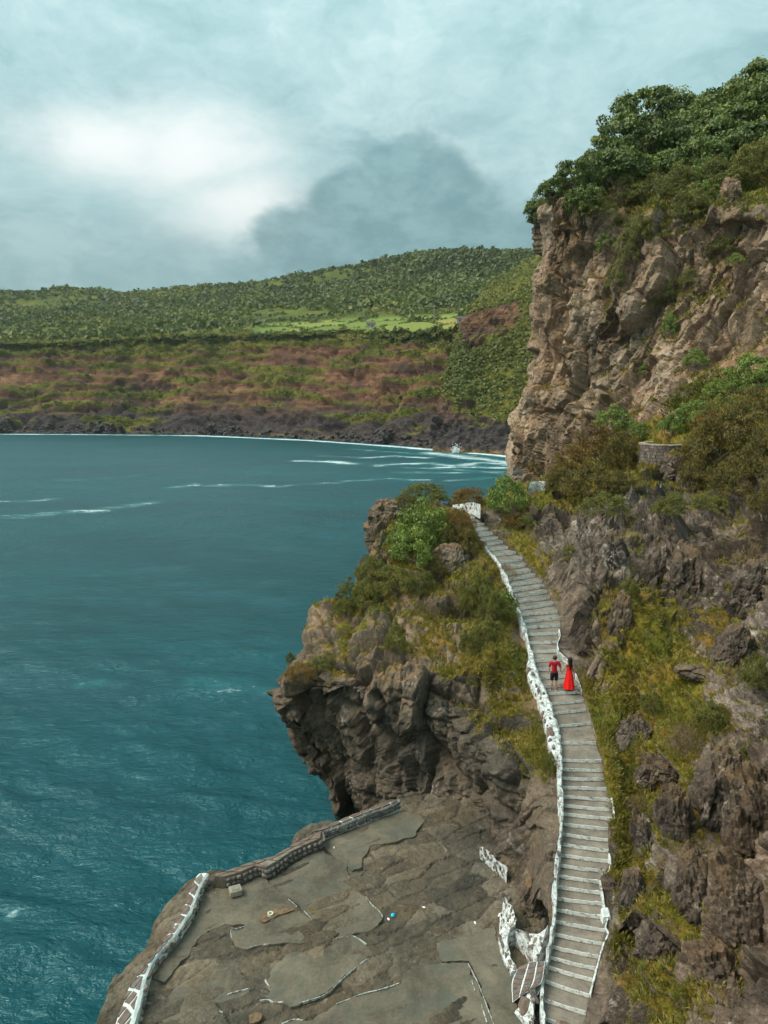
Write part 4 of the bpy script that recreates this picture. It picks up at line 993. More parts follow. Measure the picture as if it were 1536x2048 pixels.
# other whitewashed masonry
def blob_wall(label, px_i, px_o, z_i, z_o, zb, seed, bumpy=0.06, name='whitewashed_wall', mat=None):
    r = empty(name, tuple(PZ(px_i[0][0], px_i[0][1], z_i[0]))); tag(r, label, 'wall', kind='thing'); off = np.array(r.location)
    a = [PZ(u, v, z) for (u, v), z in zip(px_i, z_i)]; c_ = [PZ(u, v, z) for (u, v), z in zip(px_o, z_o)]
    wall_strip('wall_body', [q - off for q in a], [q - off for q in c_], [q[2] - off[2] for q in a], [q[2] - off[2] for q in c_], [zz + CZ - off[2] for zz in zb], mat or M_white, None, None, 60, bumpy, seed, r)
    return r
P0 = PLAT
w_diag = blob_wall('short whitewashed wall sloping along the foot of the rock outcrop', [(958,1703),(975,1722),(995,1740),(1013,1762)], [(962,1690),(980,1701),(1000,1720),(1014,1732)], [P0+.06,P0+.06,P0+.1,P0+.1], [P0+.55,P0+.62,P0+.62,P0+.62], [P0-.3], 41)
w_foot = blob_wall('mottled whitewashed wall stub rising from the platform below the stairs', [(1006,1800),(1001,1830),(997,1862),(1000,1895),(1012,1925),(1022,1945)], [(1012,1792),(1026,1812),(1033,1838),(1014,1868),(1020,1905),(1040,1940)], [P0+.1]*6, [P0+.75,P0+.85,P0+.8,P0+.45,P0+.3,P0+.2], [P0-.3], 42)
w_arc = blob_wall('whitewashed stone arc joining the stairs wall to the stub below', [(1030,1866),(1048,1880),(1062,1905),(1070,1935)], [(1034,1856),(1058,1862),(1082,1858),(1098,1842)], [P0+.35,P0+.4,P0+.4,P0+.3], [P0+.6,P0+.75,P0+1.0,P0+1.35], [P0-.2], 43)
w_top = blob_wall('whitewashed wall with a gate pier at the top of the stairs', [(909,1014),(925,1016),(940,1019),(955,1026)], [(905,1010),(925,1006),(943,1002),(961,1006)], [STZ[0]-.05]*4, [STZ[0]+.25,STZ[0]+.45,STZ[0]+.7,STZ[0]+.85], [STZ[0]-.10], 44)
w_end = blob_wall('small whitewashed buttress with a large brown stone beside the bottom steps', [(1030,2022),(1045,1998),(1058,1975),(1066,1950)], [(1068,2050),(1069,2010),(1070,1978),(1073,1952)], [P0+.05,P0+.25,P0+.35,P0+.35], [P0+.35,P0+.5,P0+.6,P0+.7], [P0-.4], 45)
# sloping stone facing with white pointing between stub and stair
fac = empty('pointed_stone_facing', tuple(Pp(1050, 1975))); tag(fac, 'dark stone slope with fanned white pointing lines beside the bottom of the stairs', 'wall', kind='thing'); off = np.array(fac.location)
fa_px = [[(1038,1935),(1066,1925),(1090,1922)],[(1024,1963),(1056,1968),(1084,1962)],[(1025,2005),(1045,1990),(1070,1975)]]
fz = [[P0+.18,P0+.55,P0+.95],[P0+.08,P0+.42,P0+.80],[P0+.03,P0+.30,P0+.62]]
Cq = np.array([[PZ(u, v, z) for (u, v), z in zip(a_, z_)] for a_, z_ in zip(fa_px, fz)])
Gq = dense(Cq, 8, 7); Nq = normals(Gq); Nq = np.where(Nq[..., 2:] < 0, -Nq, Nq)
link('mortar_bed', mesh_np('mortar_bed', np.concatenate([Gq.reshape(-1, 3) - off, (Gq - np.array([0.06, 0, 0.35])).reshape(-1, 3) - off]), np.concatenate([grid_faces(8, 7), grid_faces(8, 7) + 56]), M_joint), fac)
for r_ in range(7):
    for c_ in range(3):
        cc = c_ * 2
        ring = [Gq[r_, cc], Gq[r_, cc + 2], Gq[r_ + 1, cc + 2], Gq[r_ + 1, cc]]
        slab_stone(fac, ring, -0.02, 0.035, M_dstone if (r_ + c_) % 3 else M_bstone, inset=0.80)

# white kerb lengths down the right side
kr = [([(1117,1262),(1119,1275),(1114,1290),(1116,1303)],'thin white kerb on the right of the steps above the couple'),([(1118,1305),(1126,1313),(1135,1321)],'short white kerb angled out just above the red-dressed walker'),
      ([(1150,1348),(1156,1362),(1163,1383)],'white kerb fragment against the rock right of the red dress'),([(1222,1600),(1226,1620),(1228,1645)],'white kerb right of the steps below the grassy bank'),
      ([(1217,1712),(1220,1725),(1216,1746),(1203,1752)],'hooked white kerb where the stairs narrow on the right'),([(1199,1765),(1203,1785),(1206,1808),(1209,1825),(1214,1840),(1210,1858),(1215,1872),(1207,1890),(1199,1914),(1193,1938),(1187,1962),(1179,1993)],'long white kerb along the right of the lowest steps')]
rv = np.array([r[3] for r in RIS]); ru = np.array([r[2] for r in RIS])
for k, (px, lab) in enumerate(kr):
    pts = [PZ(u + 1.0, v, np.interp(v, rv, STZ) + 0.0) for u, v in px]
    o = strip('white_kerb', pts, 0.055 if k not in (1, 2) else 0.035, 0.08 if k not in (1, 2) else 0.04, M_white, None, 0.5, 0.4, 60 + k); tag(o, lab, 'kerb', 'white kerbs right of the stairs', 'thing')
M_pblock = plain('painted_block', (0.66, 0.71, 0.69), .85, .2, 5, .3)
o = strip('white_kerb', [PZ(1209, 1826, stair_at(1822) + .02), PZ(1214, 1842, stair_at(1840) + .02)], 0.22, 0.16, M_pblock, None, .3, .4, 77); tag(o, 'white painted block on the kerb halfway down the lowest flight', 'kerb', 'white kerbs right of the stairs', 'thing')

bpy.context.view_layer.update(); DG = bpy.context.evaluated_depsgraph_get()
def cast(u, v, only=None, back=0.0):
    d = Vector(ray(u, v)); d.normalize(); org = Vector((0, 0, CZ))
    for _ in range(6):
        ok, loc, nrm, idx, ob, mt = scn.ray_cast(DG, org, d)
        if not ok: return None
        if only is None or ob.name.split('.')[0] in only:
            return np.array(loc), np.array(nrm), ob
        org = loc + d * 0.01
    return None
def wall_stones(root, lst, kinds=('dark',)):
    for (u, v, w_, h_, *rest) in lst:
        h = cast(u, v)
        if h is None: continue
        p, nn, ob = h; s = dist(p) / FPX
        kd = rest[0] if rest else random.choice(kinds); rz = rest[1] if len(rest) > 1 else random.uniform(-.3, .3)
        q = p - np.array(root.location)
        o = link('stone', random.choice(STN[kd]), root, q)
        o.scale = (w_ * .5 * s, max(.05, .35 * w_ * s), h_ * .62 * s); o.rotation_euler = (R(-35), rz, 0)
def C3(x, y, w_, h_, *r): return (1030 + x / 7.68, 1290 + y / 7.68, w_ / 7.68, h_ / 7.68, *r)
def C4(x, y, w_, h_, *r): return (1080 + x / 7.68, 1460 + y / 7.68, w_ / 7.68, h_ / 7.68, *r)
def C5(x, y, w_, h_, *r): return (1060 + x / 7.68, 1640 + y / 7.68, w_ / 7.68, h_ / 7.68, *r)
def C6(x, y, w_, h_, *r): return (1040 + x / 7.68, 1800 + y / 7.68, w_ / 7.68, h_ / 7.68, *r)
def C7(x, y, w_, h_, *r): return (940 + x / 8.533, 1660 + y / 8.533, w_ / 8.533, h_ / 8.533, *r)
wall_stones(ww, [C3(205,395,75,95,'brown'),C3(275,455,55,75),C3(250,570,22,45),C3(330,630,25,65),C3(362,705,40,85),C3(442,750,38,52),C3(320,765,28,45),C3(425,1075,42,95,'brown',.3),C3(460,1178,38,72),C3(497,1240,30,28),
    C3(540,1365,110,165,'brown'),C3(540,1470,60,60),C3(452,1325,22,75),C3(475,1450,22,45),C3(150,340,25,50),C3(515,1000,45,30,'grey'),C3(535,1130,40,40,'grey'),C3(600,1095,45,30),C3(395,820,25,50,'grey'),C3(420,890,40,35,'grey'),C3(240,1240,20,20),
    C4(255,800,32,75),C4(285,1045,26,42),C4(215,285,45,40),C4(100,235,50,60),C4(285,560,30,50,'grey'),C4(270,420,26,40,'grey'),
    C5(430,240,26,55),C5(428,510,32,72),C5(378,560,38,62),C5(338,1000,46,85),C5(312,1062,38,66),C5(380,900,30,30,'grey'),C5(395,700,25,40,'grey'),C5(350,1290,25,40,'grey'),C5(395,420,20,40)])
wall_stones(w_arc, [C6(375,380,62,130),C6(322,482,42,62),C6(436,490,44,92),C6(315,590,32,42,'grey'),C6(430,565,22,44),C6(332,685,34,56),C6(195,720,64,52),C6(135,570,40,120,'dark',-.6),C6(250,620,60,60,'grey'),C6(230,480,50,40,'grey'),C6(400,260,36,40,'grey'),C6(380,740,40,50,'grey')])
wall_stones(w_foot, [C7(655,1215,45,110,'dark',.5),C7(600,1195,60,70,'grey'),C7(715,1370,45,80,'dark',.4),C7(545,1390,25,45),C7(540,1465,28,55),C7(625,1468,24,24),C7(655,1535,50,45,'dark',.5),C7(580,1565,30,60,'dark',-.3),C7(535,1680,25,50),C7(620,1300,40,60,'grey'),C7(690,1480,40,50,'grey'),
    (1001,1878,5,14,'dark',-.2),(1006,1893,5,14,'dark',-.4),(1012,1912,4,10),(1021,1925,5,8,'grey'),(1030,1935,6,8,'grey')])
wall_stones(w_diag, [C7(440,610,45,90,'dark',-.5),C7(515,635,32,75,'dark',.2),C7(405,632,26,40),C7(310,460,34,38),C7(205,432,26,26),C7(455,690,26,40),C7(300,500,22,20),C7(550,720,40,30,'grey'),C7(375,490,30,30,'grey'),C7(185,315,36,40,'grey')])
wall_stones(w_end, [C6(85,1640,165,170,'brown'),C6(215,1470,60,150,'dark',-.7),C6(240,1655,34,115),C6(290,1845,34,52),C6(295,1640,26,40,'grey'),C6(190,1560,40,40,'grey'),C6(280,1760,30,40,'grey')])
wall_stones(w_top, [(932.5,1014,6,6),(944,1009,4,4),(941,1015,4,4),(918,1010,4,3,'grey'),(950,1008,4,6,'grey'),(953,1016,4,5,'grey')])

def scatter_stones(root, box, n, seed, lo=2.5, hi=6.0):
    r = random.Random(seed); k = 0
    for _ in range(n * 12):
        if k >= n: break
        u, v = r.uniform(box[0], box[2]), r.uniform(box[1], box[3]); h = cast(u, v)
        if h is None or h[2].parent != root or h[2].name.startswith('stone'): continue
        p, nn, ob = h; s = dist(p) / FPX; w_ = r.uniform(lo, hi)
        o = link('stone', r.choice(STN[r.choice(['dark', 'grey', 'grey', 'brown'])]), root, p - np.array(root.location) - nn * .02)
        o.scale = (w_ * .5 * s, .04, w_ * r.uniform(.4, .8) * s); o.rotation_euler = (R(-35), r.uniform(-.7, .7), 0); k += 1
scatter_stones(w_foot, (995, 1790, 1036, 1945), 26, 1); scatter_stones(w_arc, (1028, 1840, 1100, 1940), 24, 2); scatter_stones(w_diag, (956, 1688, 1016, 1765), 12, 3); scatter_stones(w_end, (1025, 1945, 1088, 2048), 16, 4)
scatter_stones(ww, (1045, 1310, 1125, 1500), 10, 5, 1.5, 3.0); scatter_stones(ww, (1095, 1500, 1130, 1960), 14, 6, 1.5, 3.2)

# ------------------------------------------------------------------ plants
def leaf_quads(P, Nn, size, aspect, seed, droop=0.0):
    """one rhombic leaf per point: P (n,3), Nn (n,3) facing, size (n,)."""
    r = np.random.default_rng(seed); n = len(P)
    t = r.normal(size=(n, 3)); t -= (t * Nn).sum(1, keepdims=True) * Nn; t /= np.linalg.norm(t, axis=1, keepdims=True) + 1e-9
    s = np.cross(Nn, t); a = size[:, None]; 
    V = np.stack([P - t * a * 0.5, P + s * a * 0.5 * aspect, P + t * a * 0.5 + Nn * a * droop, P - s * a * 0.5 * aspect], 1).reshape(-1, 3)
    F = np.arange(4 * n).reshape(n, 4); return V, F
def crown(seed, nclump, per, shape, cr_, leaf, aspect=0.55, fill=0.55, flatb=-0.25, spread=0.45, jag=0.25):
    r = np.random.default_rng(seed)
    d = r.normal(size=(nclump * 3, 3)); d /= np.linalg.norm(d, axis=1, keepdims=True); d = d[d[:, 2] > flatb][:nclump]
    rad = fill + (1 - fill) * r.random(len(d)) ** 0.5; lump = 1 + jag * fbm(d * 1.6 + seed, 2, seed)
    C = d * (rad * lump)[:, None] * np.array(shape)
    CR = cr_ * r.uniform(0.6, 1.3, len(C)); ct = r.random(len(C))
    k = np.repeat(np.arange(len(C)), per)
    e = r.normal(size=(len(k), 3)); e /= np.linalg.norm(e, axis=1, keepdims=True); e[:, 2] = np.where(e[:, 2] < -0.35, -e[:, 2] * 0.6, e[:, 2])
    P = C[k] + e * (CR[k] * r.uniform(0.72, 1.05, len(k)))[:, None] * np.array([1, 1, 0.8])
    nn = e + r.normal(size=e.shape) * spread; nn /= np.linalg.norm(nn, axis=1, keepdims=True)
    V, F = leaf_quads(P, nn, leaf * r.uniform(0.6, 1.35, len(P)), aspect, seed + 1, -0.12)
    tint = np.clip(0.5 + 0.55 * (ct[k] - 0.5) + 0.5 * (r.random(len(k)) - 0.5), 0, 1)
    return V, F, np.repeat(tint, 4)
def spray(seed, ntuft, per, shape, ln, wd, fill=0.4, flatb=-0.1):
    """heath: upright sprays of narrow needles over an uneven dome."""
    r = np.random.default_rng(seed)
    d = r.normal(size=(ntuft * 3, 3)); d /= np.linalg.norm(d, axis=1, keepdims=True); d = d[d[:, 2] > flatb][:ntuft]
    lump = 1 + 0.34 * fbm(d * 1.9 + seed, 3, seed)
    C = d * ((fill + (1 - fill) * r.random(len(d)) ** 0.4) * lump)[:, None] * np.array(shape); ct = np.clip(0.5 + 0.7 * fbm(d * 2.4 + 5, 2, seed + 3) + 0.3 * (r.random(len(d)) - .5), 0, 1)
    k = np.repeat(np.arange(len(C)), per)
    ax = d[k] * 0.7 + np.array([0, 0, 0.75]) + r.normal(size=(len(k), 3)) * 0.42; ax /= np.linalg.norm(ax, axis=1, keepdims=True)
    base = C[k] + r.normal(size=(len(k), 3)) * 0.055
    sd = r.normal(size=(len(k), 3)); sd -= (sd * ax).sum(1, keepdims=True) * ax; sd /= np.linalg.norm(sd, axis=1, keepdims=True)
    L = (ln * r.uniform(0.5, 1.2, len(k)))[:, None]; W_ = (wd * r.uniform(0.6, 1.3, len(k)))[:, None]
    V = np.stack([base, base + ax * L * 0.55 + sd * W_, base + ax * L, base + ax * L * 0.55 - sd * W_], 1).reshape(-1, 3)
    F = np.arange(len(V)).reshape(-1, 4)
    return V, F, np.repeat(np.clip(ct[k] + 0.4 * (r.random(len(k)) - .5), 0, 1), 4)
def tubes(name, paths, mat, seg=7):
    Vs, Fs, o_ = [], [], 0
    for pts, rad in paths:
        P = np.array(pts, float); n = len(P); T = np.gradient(P, axis=0); T /= np.linalg.norm(T, axis=1, keepdims=True) + 1e-9
        ref = np.where(np.abs(T[:, 2:3]) > 0.9, np.array([[1.0, 0, 0]]), np.array([[0, 0, 1.0]])); A = np.cross(T, ref); A /= np.linalg.norm(A, axis=1, keepdims=True) + 1e-9; B = np.cross(T, A)
        an = np.linspace(0, 2 * math.pi, seg, endpoint=False)
        ring = P[:, None] + np.array(rad)[:, None, None] * (np.cos(an)[None, :, None] * A[:, None] + np.sin(an)[None, :, None] * B[:, None])
        Vs.append(ring.reshape(-1, 3)); i = np.arange(n * seg).reshape(n, seg); j = np.roll(i, -1, 1)
        Fs.append(np.stack([i[:-1], j[:-1], j[1:], i[1:]], -1).reshape(-1, 4) + o_); o_ += n * seg
    return mesh_np(name, np.concatenate(Vs), np.concatenate(Fs), mat, True)
def limbs(seed, h, shape, r0, nl=7):
    r = np.random.default_rng(seed); top = np.array([r.uniform(-.1, .1), r.uniform(-.1, .1), h])
    ps = [([(0, 0, -0.35), (0.02, 0.01, h * .35), tuple(top * .75), tuple(top)], [r0 * 1.25, r0, r0 * .75, r0 * .5])]
    for k in range(nl):
        a = k * 2.4 + r.uniform(-.4, .4); e = np.array([math.cos(a) * shape[0] * .62, math.sin(a) * shape[1] * .62, h + shape[2] * r.uniform(-.1, .5)])
        s0 = top * r.uniform(.45, .95); m_ = (s0 + e) * .5 + np.array([0, 0, -.06])
        ps.append(([tuple(s0), tuple(m_), tuple(e)], [r0 * .5, r0 * .34, r0 * .14]))
    return ps
PL = {}; DIM = {}
def register(kind, variants):
    PL[kind] = variants
    for k, (fo, _) in enumerate(variants):
        c = np.empty(len(fo.vertices) * 3, np.float32); fo.vertices.foreach_get('co', c); c = c.reshape(-1, 3)
        DIM[kind, k] = (float(np.percentile(np.hypot(c[:, 0], c[:, 1]), 97)), float(np.percentile(c[:, 2], 99.3)))
tv = []
for s in range(5):
    sh = [(1, 1, .66), (1.05, .95, .78), (.95, 1, .6), (1, 1, .72), (1.1, .9, .62)][s]
    V, F, t = crown(50 + s, 66, 74, sh, 0.27, 0.105, 0.6, 0.62, -0.30)
    V[:, 2] += 0.72; tv.append((mesh_np('crown', V, F, L_tree, False, {'tint': t}), tubes('trunk', limbs(60 + s, .62, sh, .055), M_bark)))
register('tree', tv)
tv = []
for s in range(4):
    V, F, t = crown(80 + s, 54, 74, (1, 1, .82), 0.26, 0.085, 0.6, 0.55, -0.25)
    V[:, 2] += 0.42; tv.append((mesh_np('foliage', V, F, L_green, False, {'tint': t}), tubes('stem', limbs(90 + s, .40, (1, 1, .8), .04, 6), M_bark)))
register('green', tv)
for kind, mt, sd in (('heath', L_heath, 110), ('olive', L_olive, 130), ('rust', L_rust, 150)):
    tv = []
    for s in range(4):
        V, F, t = crown(sd + s, 100, 84, (1, 1, .80), 0.19, 0.080, 0.30, 0.55, -0.15, 0.9, 0.35)
        V[:, 2] += 0.30; tv.append((mesh_np('foliage', V, F, mt, False, {'tint': t}), tubes('stem', limbs(sd + 10 + s, .30, (1, 1, .8), .035, 7), M_bark)))
    register(kind, tv)
tv = []
for s in range(2):
    V, F, t = spray(170 + s, 160, 8, (1, 1, .9), 0.26, 0.009, 0.2); V[:, 2] += .25
    tv.append((mesh_np('foliage', V, F, L_dry, False, {'tint': t}), tubes('stem', limbs(180 + s, .25, (1, 1, .9), .02, 9), M_bark)))
register('dry', tv)
LAND = ('rock_outcrop', 'cliff_slope', 'headland_cliff', 'rock_platform')
nplant = [0]
def plant(kind, u, v, wpx, hpx, label, name=None, cat=None, group=None, sink=0.12, lean=True, rot=None, only=LAND):
    """crown centre at (u, v) in the photograph, wpx x hpx in size: rooted where the slope lies behind its foot."""
    h = None; vv = v + 0.42 * hpx
    for _ in range(40):
        h = cast(u, vv, only)
        if h is not None: break
        vv += 6
    if h is None: return None
    p, nn, ob = h; s = dist(p) / FPX
    k = nplant[0]; nplant[0] += 1
    var = PL[kind][k % len(PL[kind])]
    nm = name or ('pine_tree' if kind == 'tree' else 'shrub')
    r = empty(nm, (p[0], p[1], p[2] - sink * hpx * s)); tag(r, label, cat or ('tree' if kind == 'tree' else 'shrub'), group)
    r.rotation_euler = (0, 0, rot if rot is not None else k * 1.37)
    rd, top = DIM[kind, k % len(PL[kind])]; rd *= 0.90
    r.scale = (wpx * s * .5 / rd, wpx * s * .5 / rd, hpx * s / top * (1 + sink))
    for me in var: link(me.name.split('.')[0], me, r)
    return r
# -- broad-leaved trees on top of the headland
G1 = 'trees on the headland top'
WOOD = 'rounded dark green tree packed in the wood on top of the headland'
for (u, v, w_, h_, lab) in [
   (1072,398,44,46,'small dark tree leaning out at the cliff edge, leftmost on the headland'),(1070,428,30,40,'tuft of a tree hanging just below the cliff edge on the skyline'),
   (1108,378,66,56,'low round tree second from the left end of the headland top'),(1146,352,76,64,'round tree on the skyline above the bare left cliff corner'),
   (1168,392,70,60,'mid-green rounded tree just behind the left cliff rim'),(1206,330,84,76,'tree on the skyline where the headland steps up to the tall grove'),
   (1242,276,104,84,'leftmost tall tree of the grove on the headland skyline'),(1296,228,122,86,'highest domed tree of the grove beside the dip in the skyline'),
   (1350,232,80,70,'narrow tree just left of the dip in the skyline'),(1228,345,120,100,'large pale green tree in front of the grove above the rocky rim'),
   (1300,292,130,104,'broad dark tree in the middle of the grove, below the highest dome'),(1352,290,110,92,'dense tree of the grove directly below the skyline dip'),(1398,268,104,86,'tree of the wood right of the dip, behind the slope'),(1444,232,112,86,'tree right of the skyline dip'),(1486,200,96,72,'tree on the steep skyline near the right edge'),
   (1532,176,104,80,'topmost tree at the right edge of the picture'),(1500,236,120,90,'leafy tree of the wood halfway down from the right skyline'),(1446,290,112,84,'tree of the wood left of the right edge, above the olive scrub'),(1545,215,110,90,'tree of the wood at the right edge below the topmost tree'),(1400,320,100,76,'lowest tree of the wood above the green bush'),
   (1520,290,100,76,'tree at the right edge at the foot of the wood'),(1330,335,96,70,'dark tree at the foot of the grove with trunks showing'),(1470,300,100,70,'tree at the foot of the wood right of centre'),(1410,225,70,54,'small tree top on the skyline between two taller groves')]:
    plant('tree', u, v + 14, w_ * .95, h_ * .82, lab, name='broadleaf_tree', group=G1)
G2 = 'shrubs on the headland'
for kind, u, v, w_, h_, lab in [('olive',1252,392,60,50,'olive shrub beside the pointed rock on the headland rim'),('olive',1296,386,70,44,'low olive scrub right of the pointed rock'),('olive',1352,372,80,54,'olive scrub below the grove'),('green',1406,366,84,56,'green bush on the slope under the wood'),
   ('olive',1446,364,84,54,'olive bush above the cliff notch'),('green',1412,392,56,40,'yellow-green bush on the rim left of a rock fin'),('olive',1382,418,76,62,'dark olive shrub hanging over the cliff rim'),('olive',1500,340,90,60,'olive scrub near the right edge under the wood'),
   ('olive',1548,340,90,60,'olive scrub at the right edge under the wood'),('green',1160,412,56,40,'green bush on the rim of the left cliff corner'),('olive',1186,420,60,50,'brown-green shrub in the notch left of the pointed rock'),('green',1212,492,44,34,'green bush growing on the upper cliff face'),
   ('olive',1272,470,56,50,'olive shrub clinging high on the cliff face'),('olive',1258,512,50,54,'shrub on the cliff face below the pointed rock'),('green',1470,522,30,20,'tiny green bush on the pale cliff face'),('olive',1330,470,50,30,'strip of olive scrub on the cliff face'),
   ('green',1338,655,30,46,'narrow green bush in a cleft of the cliff face'),('green',1290,742,24,26,'small green bush low in a cleft of the cliff face'),('green',1390,722,46,34,'round green bush on the pale scree'),('olive',1230,560,36,40,'small shrub mid cliff left of the grassy streak'),('olive',1380,560,34,30,'small shrub on the cliff face right of centre'),
   ('olive',1440,500,60,40,'brown-green shrub high on the right cliff face'),('olive',1300,600,30,40,'small olive shrub in the middle of the cliff face'),('olive',1340,585,36,50,'mossy shrub in a vertical cleft')]:
    plant(kind, u, v, w_, h_, lab, group=G2)
# -- scrub on the terrace and slope below the headland
G3 = 'scrub between the headland and the stairs'
for kind, u, v, w_, h_, lab in [
   ('green',1228,838,76,56,'rounded green bush at the foot of the great cliff'),('green',1272,862,56,42,'pale green bush left of the round stone wall'),('green',1345,850,58,46,'green bush behind the round stone wall'),('green',1390,830,84,56,'leafy green bush at the foot of the scree'),
   ('green',1432,780,52,44,'round green bush on the scree slope'),('green',1506,742,90,60,'pale green bush high at the right edge above the scree'),('green',1470,770,60,44,'green bush between the scree and the dark scrub'),
   ('rust',1140,930,90,80,'rust-tipped heath shrub left of the dark mass beside the path'),('rust',1205,895,120,90,'tall rust-brown heath at the centre of the terrace scrub'),('heath',1238,905,74,80,'brown heath just left of the round stone wall'),
   ('heath',1180,962,110,74,'brown heath mass above the rocks right of the stairs'),('heath',1120,960,70,56,'brown heath at the left end of the terrace scrub'),('heath',1232,972,84,60,'brown heath beside the bright green grass patch'),('olive',1210,1005,100,50,'olive shrub overhanging the rocks below the terrace'),
   ('heath',1404,905,92,96,'brown heath right of the round stone wall'),('heath',1440,880,120,110,'broad brown heath on the right slope'),('heath',1505,840,120,110,'brown heath near the right edge below the pale bush'),('olive',1455,815,110,60,'olive heath crest on the right slope'),('heath',1530,920,100,110,'dark brown heath at the right edge'),
   ('rust',1424,845,70,46,'rust-brown heath tuft above the round wall'),('heath',1400,950,90,70,'brown heath below the round wall, among boulders'),('heath',1470,960,100,80,'brown heath under the right-hand crest'),('olive',1420,1000,70,40,'olive shrub on the rocks under the heath'),('heath',1540,1000,80,70,'brown heath at the right edge above the pink rock'),
   ('olive',1340,1010,70,50,'olive scrub between two boulders on the right slope'),('green',1515,768,60,44,'green bush at the right edge under the pale bush'),
   ('green',1012,992,88,88,'big rounded green bush at the top of the stairs, right side'),('olive',1045,1000,50,40,'olive bush at the foot of the big green bush by the stairs'),('rust',1030,1040,44,36,'yellow-brown shrub on the bank right of the upper stairs'),
   ('olive',1055,1042,46,34,'small olive shrub on the rocks above the upper stairs'),('olive',1420,1430,70,60,'dark olive bush on the right slope below the pale rocks'),('olive',1520,1350,70,70,'olive bush at the right edge beside the dark boulder'),('dry',1370,1480,70,70,'dry orange-brown thicket on the right slope'),('dry',1275,1610,50,44,'dry brown twigs right of the stairs above the lower rock'),
   ('olive',1500,1500,36,40,'small olive bush on the pale rock at right'),('dry',1500,1110,60,50,'dry shrub in the gully near the right edge'),('olive',1140,1105,40,34,'dark green tuft on the rock above the stairs'),('olive',1290,1640,30,40,'green tuft in the rocks right of the lower stairs'),('olive',1255,1180,44,60,'green tuft on the rock face above the couple'),('olive',1300,1400,40,34,'small green bush right of the couple')]:
    plant(kind, u, v + 4, w_ * .9, h_ * .86, lab, group=G3)
# -- shrubs on the knoll
G4 = 'shrubs on the rock outcrop'
for kind, u, v, w_, h_, lab in [
   ('olive',846,990,92,40,'domed olive bush on the far rim of the outcrop against the sea'),('olive',812,1000,50,26,'low left end of the bush on the far rim of the outcrop'),('rust',935,985,66,36,'rust-green bush behind the top of the stairs against the sea'),('olive',918,992,40,26,'small dark bush left of the gate pier against the sea'),
   ('green',845,1050,104,90,'largest bright green bush on the outcrop'),('green',825,1100,90,76,'green bush on the flank below the largest green bush'),('green',872,1090,70,70,'dense green bush right of centre on the outcrop'),('green',800,1085,60,60,'green bush on the seaward shoulder of the outcrop'),
   ('rust',918,1046,60,50,'rust-brown shrub beside the top of the stairs'),('heath',905,1075,70,56,'brown heath left of the upper stairs'),('heath',935,1085,60,50,'olive-brown heath touching the upper stairs'),('heath',872,1136,60,40,'heath just left of the dark boulder'),
   ('olive',742,1140,64,46,'olive shrub on the seaward edge below the rock spike'),('olive',700,1190,60,60,'dark olive shrub jutting over the seaward edge'),('olive',735,1185,60,56,'olive shrub next to the seaward edge'),('olive',790,1160,80,50,'olive shrub under the green bushes'),('olive',840,1170,60,44,'olive shrub in the middle of the outcrop'),('olive',690,1215,44,40,'small olive shrub by the orange lichen'),
   ('olive',955,1185,70,70,'dark olive shrub below the boulder, near the stairs'),('olive',985,1215,60,60,'olive shrub touching the middle of the stairs'),('green',1008,1212,54,60,'bright green bush against the left edge of the stairs'),('olive',945,1215,50,50,'olive shrub under the dark boulder'),('olive',975,1262,60,50,'olive shrub below the bright bush by the stairs'),
   ('olive',792,1280,44,60,'mossy olive shrub hanging on the face of the outcrop'),('olive',940,1290,44,40,'yellow-green tuft on the outcrop face'),('olive',580,1316,20,22,'lone small plant on the tip of the overhang'),('rust',600,1345,60,26,'rusty scrub on the tip of the overhang'),('olive',650,1325,50,30,'low olive scrub behind the tip of the overhang'),
   ('dry',905,1215,60,50,'dry brown shrub left of the dark olive shrub'),('dry',1015,1140,40,34,'dry bush on the left edge of the upper stairs'),('dry',850,1215,60,36,'dry brown scrub on the outcrop slope'),('olive',1095,1530,26,40,'grass-green tuft overhanging the stairs wall')]:
    plant(kind, u, v, w_, h_, lab, group=G4)
# small tree in front of the white wall
plant('rust', 1076, 935, 36, 30, 'small bare-stemmed tree before a white wall at the cliff foot', name='small_tree', cat='tree')

